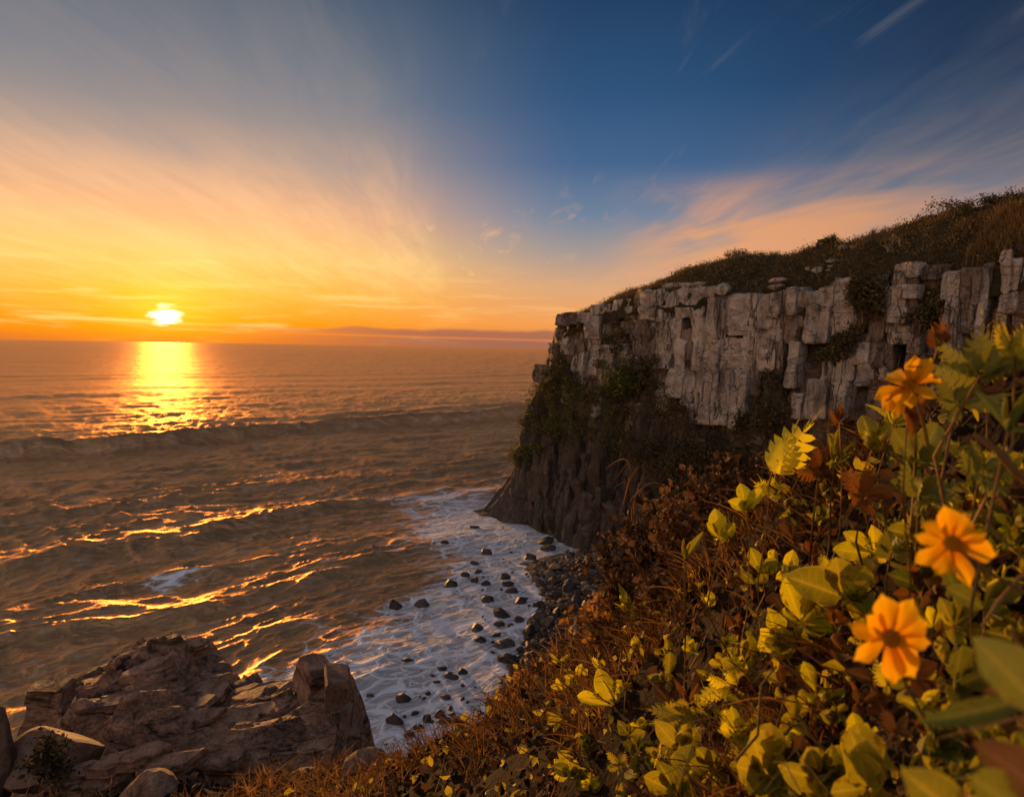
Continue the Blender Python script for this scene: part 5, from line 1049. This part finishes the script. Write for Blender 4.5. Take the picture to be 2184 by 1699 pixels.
spec = [ # px, py, leaf px, n, material, shape, label, kwargs
 (1538, 1150, 62, 6, YGREEN, OB, 'yellow-green rosette standing alone above the dark twigs at mid slope', dict(open_=.8)),
 (1622, 1222, 58, 5, YGREEN, OB, 'small yellow-green sprig just above the large round-leaved plant', dict(open_=.7)),
 (1712, 1330, 105, 8, YGREEN, OB, 'large round-leaved yellow-green plant left of the orange flowers', dict(open_=.85)),
 (1800, 1275, 120, 5, OLIVE, BR, 'broad dull olive leaves behind the large yellow-green plant', dict(open_=1.0)),
 (1660, 1395, 88, 10, YGREEN, OB, 'dense cluster of upright green leaves left of the curled brown leaves', dict(open_=.75)),
 (1590, 1415, 70, 8, OLIVE, OB, 'olive leaf cluster at the left foot of the dense green one', dict(open_=.8)),
 (1805, 1395, 95, 5, BROWNL, CU, 'curled brown dead leaves between the green cluster and the lower flower', dict(open_=1.1)),
 (1742, 1480, 62, 5, YGREEN, OB, 'pair of small pale leaves under the curled brown ones', dict(open_=1.0)),
 (1690, 1545, 80, 5, OLIVE, OB, 'olive sprig with a long stem below the small pale leaves', dict(open_=.8)),
 (1425, 1455, 66, 6, OLIVE, OB, 'dull olive leaves half hidden in twigs left of the dense cluster', dict(open_=1.0)),
 (1310, 1505, 78, 5, YGREEN, OB, 'drooping yellow-green leaves hanging over the dry grass', dict(open_=1.3)),
 (1200, 1470, 42, 4, YGREEN, OB, 'lone small yellow leaves among the brown litter', dict(open_=1.0)),
 (1200, 1535, 44, 4, OLIVE, NA, 'narrow hanging leaves below the lone small yellow ones', dict(open_=1.4)),
 (1345, 1325, 70, 12, YGREEN, NA, 'spiky bright yellow tuft of narrow leaves at the brow of the slope', dict(open_=.7, axis=(0, -.2, 1))),
 (1195, 1415, 40, 5, YGREEN, NA, 'small yellow tuft of narrow leaves by the beach boulders', dict(open_=.8)),
 (1460, 1195, 70, 4, OLIVE, NA, 'few upright blade leaves left of the lone rosette', dict(open_=.5, axis=(0, -.2, 1))),
 (1590, 1085, 50, 8, YGREEN, OB, 'bright leafy spray on the brow, right of the lone rosette', dict(open_=.8)),
 (1640, 1055, 46, 6, YGREEN, FRD, 'small bright toothed leaves on the brow under the tall serrated frond', dict(open_=.8)),
 (1780, 985, 70, 8, OLIVE, NA, 'narrow olive leaves crossing on the brow below the side-on flower', dict(open_=1.0, depth=1.55)),
 (1860, 960, 80, 6, OLIVE, OB, 'long flat leaves on the brow below the side-on flower', dict(open_=1.1, depth=1.3)),
 (1905, 905, 60, 8, YGREEN, NA, 'bright star-like narrow leaves left of the tall flower stem', dict(open_=1.1, depth=1.25)),
 (1955, 985, 95, 4, GREENL, BR, 'rounded dark green leaf pair at the foot of the tall flower stem', dict(open_=1.0, depth=1.05)),
 (1960, 1065, 120, 7, GREENL, FRD, 'ruffled green fronds above the upper flower', dict(open_=1.0, depth=.98)),
 (1840, 1060, 90, 7, RUST, FRD, 'rust-brown withered fronds in the middle of the right-hand plants', dict(open_=1.0, depth=1.25)),
 (1745, 1010, 80, 7, RUST, FRD, 'rust-orange withered fronds right of the tall serrated frond', dict(open_=.9, depth=1.6)),
 (1790, 900, 60, 6, RUST, FRD, 'thin rust-orange frond tips on the brow against the grey cliff', dict(open_=.6, depth=1.5)),
 (1935, 880, 70, 6, RUST, CU, 'withered orange leaves right under the side-on flower', dict(open_=1.0, depth=.95)),
 (2000, 740, 80, 4, RUST, FRD, 'thin rust-orange frond tip against the cliff at the upper right', dict(open_=.5, depth=1.0)),
 (2090, 800, 130, 9, GREENL, FRD, 'dark green toothed fronds at the right edge, above the flowers', dict(open_=1.0, depth=.85)),
 (2165, 760, 120, 8, OLIVE, FRD, 'olive toothed fronds topmost at the right edge', dict(open_=.9, depth=.8)),
 (2040, 860, 110, 8, GREENL, FRD, 'dark fronds filling the gap right of the side-on flower', dict(open_=1.0, depth=.95)),
 (2150, 920, 120, 6, GREENL, NA, 'grey-green narrow leaves at the right edge under the fronds', dict(open_=.9, depth=.7)),
 (2090, 1010, 100, 7, GREENL, FRD, 'shadowed green fronds between the stems above the upper flower', dict(open_=1.0, depth=.85)),
 (1900, 1180, 90, 6, GREENL, FRD, 'dark ruffled fronds left of the upper flower', dict(open_=1.0)),
 (1960, 1250, 80, 5, GREENL, BR, 'dim broad leaves between the two front flowers', dict(open_=1.0)),
 (1470, 1525, 110, 7, OLIVE, FRD, 'green frond with an orange tip left of the dark branch', dict(open_=1.0, axis=(-.6, -.6, .4))),
 (1560, 1465, 90, 7, YGREEN, FRD, 'yellow-green frond above the one with the orange tip', dict(open_=1.0, axis=(-.6, -.6, .4))),
 (1450, 1600, 85, 8, OLIVE, OB, 'olive leaf clump at the lower left of the bottom foliage', dict(open_=.9)),
 (1530, 1640, 95, 9, OLIVE, OB, 'mottled olive leaves at the bottom edge, left of the centre stem', dict(open_=.9)),
 (1640, 1655, 110, 9, OLIVE, BR, 'broad mottled leaves at the bottom edge under the long-stemmed sprig', dict(open_=.9)),
 (1750, 1660, 110, 8, OLIVE, BR, 'broad brownish leaves at the bottom edge right of the long-stemmed sprig', dict(open_=.9)),
 (1830, 1590, 85, 6, YGREEN, OB, 'small pale leaves in the dark gap under the lower flower', dict(open_=.9)),
 (1850, 1680, 120, 7, OLIVE, BR, 'broad leaves at the bottom edge below the dark gap', dict(open_=.9)),
 (1445, 1690, 90, 8, OLIVE, OB, 'leaf clump cut by the bottom edge at its left end', dict(open_=.9)),
 (1570, 1560, 75, 7, YGREEN, OB, 'pale green leaves on the dark branch left of the long-stemmed sprig', dict(open_=.9)),
 (2000, 1600, 100, 6, GREENL, BR, 'dim green leaves right of the dark gap under the lower flower', dict(open_=1.0)),
 (2040, 1460, 90, 5, GREENL, BR, 'dim leaves behind the long folded leaf at the right', dict(open_=1.0)),
 (2100, 1300, 100, 5, GREENL, OB, 'dark leaves behind the crossing stems at the right edge', dict(open_=1.0)),
]
for i_, (px, py, lp, n_, mm, sh, lb, kw) in enumerate(spec):
    plant(px, py, lp, n_, mm, sh, lb, seed=i_ + 1, **kw)
for i_ in range(260):      # small sprigs that nothing tells apart
    px, py = 2184 - 1000 * rnd.random() ** 1.25, rnd.uniform(960, 1699)
    t_, p_ = slope_hit(px, py)
    if t_ is None or t_ > 6: continue
    mm = rnd.choice((YGREEN, YGREEN, OLIVE, OLIVE, GREENL, BROWNL, RUST)); sh = rnd.choice((OB, OB, NA, FRD, CU))
    plant(px, py, rnd.uniform(26, 56) * (1 if px < 1800 else 1.25), rnd.randint(5, 8), mm, sh, 'small leafy sprig half sunk in the dry tangle of the near slope', k=rnd.uniform(.9, .97), seed=400 + i_, open_=rnd.uniform(.7, 1.2), group='small sprigs in the dry tangle', name='small_sprig', stem=False)
# the tall serrated frond and the big blurred leaves close to the lens
e_ = empty('fern', at(1648, 1040, 1.75), 'tall bright yellow-green serrated frond rising from the brow of the slope', 'fern'); leaf_single(e_, 1648, 1005, 1752, 872, 1.7, YGREEN, FRD, 2); leaf_single(e_, 1650, 1010, 1700, 900, 1.72, YGREEN, FRD, 0); stem_obj(e_, at(1648, 1060, 1.8), at(1648, 1005, 1.7), .003)
e_ = empty('large_leaf_plant', at(2230, 1560, .42), 'large blurred green leaves at the right edge below the flowers', 'plant'); leaf_single(e_, 2235, 1530, 2100, 1365, .34, GREENL, OB, 1); leaf_single(e_, 2190, 1490, 1970, 1545, .36, GREENL, NA, 1); leaf_single(e_, 2240, 1460, 2040, 1475, .42, BROWNL, NA, 0); stem_obj(e_, at(2250, 1600, .42), at(2200, 1490, .42), .0025)
e_ = empty('large_leaf_plant', at(2184, 1740, .4), 'large blurred brown-green leaves filling the bottom right corner', 'plant')
for (a, b, c_, d_, mm, sh, vi) in [(2200, 1740, 2020, 1630, GREENL, OB, 0), (2240, 1700, 2100, 1590, BROWNL, BR, 1), (2150, 1760, 1970, 1690, OLIVE, OB, 2), (2250, 1650, 2130, 1540, GREENL, OB, 0), (2080, 1770, 1940, 1650, OLIVE, OB, 1), (2200, 1620, 2060, 1580, OLIVE, NA, 0)]: leaf_single(e_, a, b, c_, d_, .34 + rnd.uniform(0, .1), mm, sh, vi)
stem_obj(e_, at(2230, 1790, .42), at(2200, 1700, .42), .003)
for (a, b, c_, d_, dp, rad, lb) in [(2184 + 40, 1050, 2075, 925, .7, .0045, 'thick orange-brown stem slanting in from the right edge above the upper flower'), (2230, 1270, 2090, 1090, .66, .0017, 'thin brown stem curving down behind the upper flower'), (2230, 1210, 2095, 1335, .62, .0022, 'grey-brown stem rising to the right edge under the upper flower'), (1570, 1620, 1655, 1420, 1.0, .0022, 'dark branch leaning through the bottom foliage'), (1760, 1600, 1700, 1520, .8, .0022, 'pale bare stem of the long-stemmed sprig')]:
    e_ = empty('woody_twig', at(a, b, dp), lb, 'twig', 'bare stems among the foreground plants'); stem_obj(e_, at(a, b, dp), at(c_, d_, dp), rad, sag=.004, seed=int(a + b))

# flowers
def petal_mesh(name, wid, bend, notch=0.0, tw=0.0):
    nu_, nw_ = 13, 9; P = np.zeros((nu_, nw_, 3)); rim = np.zeros((nu_, nw_))
    for i_ in range(nu_):
        u = i_ / (nu_ - 1); w = wid * (0.25 + 0.85 * math.sin(min(1.0, u * 1.0) * math.pi * .60)) * max(0.06, 1 - ss(u, .62, 1.07) ** 1.5)
        for j in range(nw_):
            s = j / (nw_ - 1) * 2 - 1; P[i_, j] = (s * w, u - .05 * s * s * u, .18 * bend * u * u + .07 * w * math.cos(s * 7.0) * u + .45 * w * s * s + tw * s * w * u + .02 * math.sin(u * 9 + s * 3)); rim[i_, j] = max(0, s * s - .3)
    me = grid_mesh(name, P, True); attr(me, 'lu', np.repeat(np.linspace(0, 1, nu_), nw_)); attr(me, 'ls', np.tile(np.linspace(-1, 1, nw_), nu_)); return me
def petal_mat():
    m, n, out = mat('orange_petal')
    lu = n.new('ShaderNodeAttribute', attribute_name='lu').outputs['Fac']; ls = n.new('ShaderNodeAttribute', attribute_name='ls').outputs['Fac']; info = n.new('ShaderNodeObjectInfo').outputs['Random']
    tc = n.new('ShaderNodeTexCoord').outputs['Object']
    ve = n.noise(n.comb(n.m('MULTIPLY', ls, 5.0), n.m('MULTIPLY', lu, 0.8), n.m('MULTIPLY', info, 40.0)), 1.6, 4.0, 0.6)
    col = n.ramp(n.m('ADD', lu, n.m('MULTIPLY', n.m('SUBTRACT', info, 0.5), 0.3)), [(0.0, (0.72, 0.22, 0.002)), (0.3, (0.94, 0.42, 0.003)), (0.75, (0.98, 0.52, 0.006)), (1.0, (0.98, 0.58, 0.012))])
    col = n.mix(n.m('MULTIPLY', n.smooth(ve, 0.5, 0.72), 0.5), col, (0.70, 0.20, 0.002))
    p = n.new('ShaderNodeBsdfPrincipled'); n.put(p.inputs['Base Color'], col); p.inputs['Roughness'].default_value = 0.6; p.inputs['Specular IOR Level'].default_value = 0.15
    b = n.new('ShaderNodeBump'); b.inputs['Strength'].default_value = 0.6; b.inputs['Distance'].default_value = 0.03; n.put(b.inputs['Height'], ve); n.put(p.inputs['Normal'], b.outputs[0])
    t = n.new('ShaderNodeBsdfTranslucent'); n.put(t.inputs[0], col); ms = n.new('ShaderNodeMixShader'); ms.inputs[0].default_value = 0.5
    n.t.links.new(p.outputs[0], ms.inputs[1]); n.t.links.new(t.outputs[0], ms.inputs[2]); n.t.links.new(ms.outputs[0], out.inputs[0]); return m
PETAL = petal_mat()
PM = [petal_mesh('petal', .27, -1.6, 0, .3), petal_mesh('petal', .31, 1.0, 0, -.2), petal_mesh('petal', .22, -.4, 0, .5), petal_mesh('petal', .28, -2.8, 0, -.3), petal_mesh('petal', .25, 1.8, 0, .2)]
for p_ in PM: p_.materials.append(PETAL)
def dome(name, r, h, bumps=True):
    co, fc = [], []; k = 14
    for i_ in range(5):
        a = i_ / 4 * math.pi / 2
        for j in range(k): b = 2 * math.pi * j / k; w = 1 + (.12 if (i_ + j) % 2 else -.08); co.append((math.cos(a) * r * math.cos(b) * w, math.cos(a) * r * math.sin(b) * w, math.sin(a) * h * w))
    fc = [(i_ * k + j, i_ * k + (j + 1) % k, (i_ + 1) * k + (j + 1) % k, (i_ + 1) * k + j) for i_ in range(4) for j in range(k)]
    return quads(name, np.array(co), np.array(fc), False)
def flower(px, py, rad_px, depth, facing, stem_to, angs, lens, label, seed):
    r = random.Random(seed); c = at(px, py, depth); R_ad = rad_px / F * depth; base = at(*stem_to)
    e_ = empty('orange_flower', base, label, 'flower', 'orange daisies'); A = Vector(facing).normalized(); up = Vector(_u); u = (up - A * up.dot(A)).normalized(); v = u.cross(A) * -1.0
    rt = A.cross(u) * -1.0
    for i_, (a, l) in enumerate(zip(angs, lens)):
        a = math.radians(a); d = rt * math.cos(a) * -1.0 + u * math.sin(a); d = -rt * math.cos(a) + u * math.sin(a) if False else (Vector(_r) - A * Vector(_r).dot(A)).normalized() * math.cos(a) + u * math.sin(a)
        o = obj('petal', PM[r.randrange(5)], None, e_); L_ = R_ad * l
        o.matrix_local = Matrix.Translation(Vector(c) - Vector(base) + d * R_ad * .12 + A * (.0006 * (i_ % 2))) @ frame(d + A * r.uniform(-.28, .28), A + Vector((r.gauss(0, .12), r.gauss(0, .12), r.gauss(0, .12)))).to_4x4() @ Matrix.Diagonal((L_ * r.uniform(.92, 1.15), L_, L_, 1))
    fl = []
    for q_ in range(34):
        a_ = q_ * 2.4; rr0 = R_ad * .21 * math.sqrt((q_ + .5) / 34); fl.append(tube([np.array([rr0 * math.cos(a_), rr0 * math.sin(a_), R_ad * .06]), np.array([rr0 * 1.08 * math.cos(a_), rr0 * 1.08 * math.sin(a_), R_ad * (.15 + .03 * (q_ % 3))])], R_ad * .022, 4, [1, .7]))
    cf, ff_ = join(fl); of = obj('stamens', quads('stamens', cf, ff_), DISC, e_); of.matrix_local = Matrix.Translation(Vector(c) - Vector(base) + A * R_ad * .05) @ frame(u, A).to_4x4()
    o = obj('disc', dome('disc', R_ad * .22, R_ad * .13), DISC, e_); o.matrix_local = Matrix.Translation(Vector(c) - Vector(base) + A * R_ad * .05) @ frame(u, A).to_4x4()
    cc, ff = tube([np.array(c) - np.array(A) * R_ad * .04, np.array(c) - np.array(A) * R_ad * .35], R_ad * .2, 8, [1, .55]); obj('calyx', quads('calyx', cc - np.array(base), ff, True), GREENL, e_)
    s0 = np.array(c) - np.array(A) * R_ad * .3; cc, ff = tube([base, base + (s0 - base) * .4 - np.array(A) * .01, base + (s0 - base) * .8 - np.array(A) * .008, s0], .0017 * depth / .55, 7, [1.1, 1, .9, .9]); obj('stem', quads('stem', cc - np.array(base), ff, True), STEMM, e_)
flower(2028, 1158, 78, .56, VIEW + Vector((-.25, 0, .15)), (2230, 1290, .60), [102, 58, 22, -14, -72, -108, -146, 168, 132], [.95, .98, .75, 1.05, 1.08, .85, .98, .8, .72], 'upper of the two open orange flowers, beside the right edge', 3)
flower(1897, 1358, 88, .56, VIEW + Vector((-.1, 0, .05)), (1990, 1560, .66), [100, 62, 25, -5, -38, -62, -88, -150, 170, 140], [.95, 1.0, .85, .8, .9, .95, 1.0, .92, .8, .88], 'lower of the two open orange flowers, in front of dark leaves', 4)
flower(1942, 826, 70, .85, Vector((-.62, -.45, .55)), (1978, 950, .9), [90, 130, 165, 200, 235, 270, 50, 10, -40, -75], [.95, 1, 1, .95, .9, .85, .9, .8, .7, .8], 'side-on orange flower on a tall stem above the others', 5)

# arching dry grass tufts standing against the dark cliff foot
def tuft(px, py, depth, heads, rad, label, seed):
    c = at(px, py, depth); e_ = empty('dry_grass_tuft', c, label, 'grass', 'arching dry grass tufts on the brow'); r = random.Random(seed)
    for (mx, my, ex, ey) in heads:
        m_ = at(mx, my, depth * r.uniform(.97, 1.03)); en = at(ex, ey, depth * r.uniform(.95, 1.05)); a = np.array(c); P = []
        for k_ in range(9):
            t = k_ / 8; P.append((1 - t) ** 2 * a + 2 * t * (1 - t) * (2 * m_ - .5 * (a + en)) + t * t * en)
        cc, ff = tube(np.array(P) - a, rad, 4, [1.1, 1.1, 1, 1, .9, .8, .7, .5, .25]); obj('blade', quads('blade', cc, ff, True), STRAW, e_)
tuft(1330, 1075, 4.4, [(1340, 985, 1292, 1000), (1345, 990, 1318, 1015), (1352, 1010, 1380, 990), (1338, 1030, 1305, 1045)], .0055, 'arching dry grass tuft farthest left against the dark cliff', 1)
tuft(1350, 1120, 4.2, [(1372, 1020, 1420, 1060), (1355, 1060, 1392, 1030), (1385, 1030, 1460, 1075), (1340, 1080, 1370, 1040)], .005, 'arching dry grass tuft in the middle of the three', 2)
tuft(1440, 1140, 3.8, [(1462, 1050, 1400, 1105), (1475, 1080, 1485, 1005), (1470, 1060, 1440, 1010), (1490, 1080, 1480, 1020), (1430, 1090, 1390, 1120)], .0045, 'arching dry grass tuft nearest the lone green rosette', 3)
tuft(1045, 1540, 7.6, [(1040, 1490, 1022, 1475), (1050, 1485, 1062, 1470), (1052, 1500, 1080, 1478), (1035, 1500, 1010, 1490)], .010, 'dried grass heads poking out over the wash at the foot of the slope', 4)

# dry shrubs on the brow of the slope, standing up against the foot of the cliff
def dry_shrub(px, py, depth, hpx, label, seed, m):
    R = np.random.RandomState(seed); c = at(px, py, depth); h = hpx / F * depth; gz = float(slope_z(np.array([c[0]]), np.array([c[1]]))[0]); base = np.array([c[0], c[1], min(gz, c[2])])
    e_ = empty('dry_shrub', base, label, 'shrub', 'dry shrubs on the brow of the slope'); top = c[2] - base[2]
    tips = []; parts = []
    for _ in range(16):
        a = R.uniform(0, 6.28); sp = R.uniform(.1, .8) * h; p2 = np.array([math.cos(a) * sp, math.sin(a) * sp * .6, top + h * R.uniform(.25, 1.0)]); p1 = p2 * np.array([.45, .45, .55]) + R.normal(0, .06, 3) * h
        parts.append(tube([np.array([R.normal(0, .05) * h, 0, -.03]), p1, p2], .0016 * depth, 4, [1.3, .9, .4])); tips += [p1 * .4 + p2 * .6, p2, p1]
        for _ in range(2):
            t = p1 + (p2 - p1) * R.uniform(.2, .8); q = t + R.normal(0, .3, 3) * h * np.array([1, .6, .6]) + np.array([0, 0, .12 * h]); parts.append(tube([t, (t + q) / 2 + R.normal(0, .03, 3) * h, q], .0009 * depth, 3, [1, .8, .4])); tips.append(q)
    c_, f_ = join(parts); obj('stem', quads('stem', c_, f_), STEMM, e_)
    tips = np.array(tips); pts = np.repeat(tips, 7, 0) + R.normal(0, .10, (len(tips) * 7, 3)) * h
    c_, q_, t_ = curled(pts, np.full(len(pts), .0105 * depth), seed + 1); me = quads('foliage', c_, q_); attr(me, 'tone', t_); fo_ = obj('foliage', me, m, e_); fo_['kind'] = 'stuff'
for k_, (px, py, dp, hp, lb, mm) in enumerate([
    (1300, 1318, 4.9, 50, 'straw-brown dry shrub lowest on the brow, beside the boulder beach', STRAW), (1330, 1240, 4.5, 95, 'brown dry shrub on the brow just above the spiky yellow tuft', LITTER), (1395, 1180, 4.0, 105, 'dark brown tangled shrub below the arching grass tufts', LITTER),
    (1455, 1135, 3.6, 95, 'brown-leaved shrub left of the lone green rosette', BROWNL), (1515, 1085, 3.1, 85, 'brown shrub just above the lone green rosette', LITTER), (1570, 1050, 2.8, 80, 'dark shrub on the brow left of the tall serrated frond', LITTER),
    (1290, 1370, 4.6, 70, 'straw-coloured shrub below the spiky yellow tuft', STRAW), (1420, 1300, 3.2, 75, 'dark leafless-looking shrub in the middle of the slope', LITTER), (1120, 1490, 6.4, 45, 'golden-brown shrub at the edge of the wash', STRAW)]):
    dry_shrub(px, py, dp, hp, lb, 5000 + k_ * 7, mm)
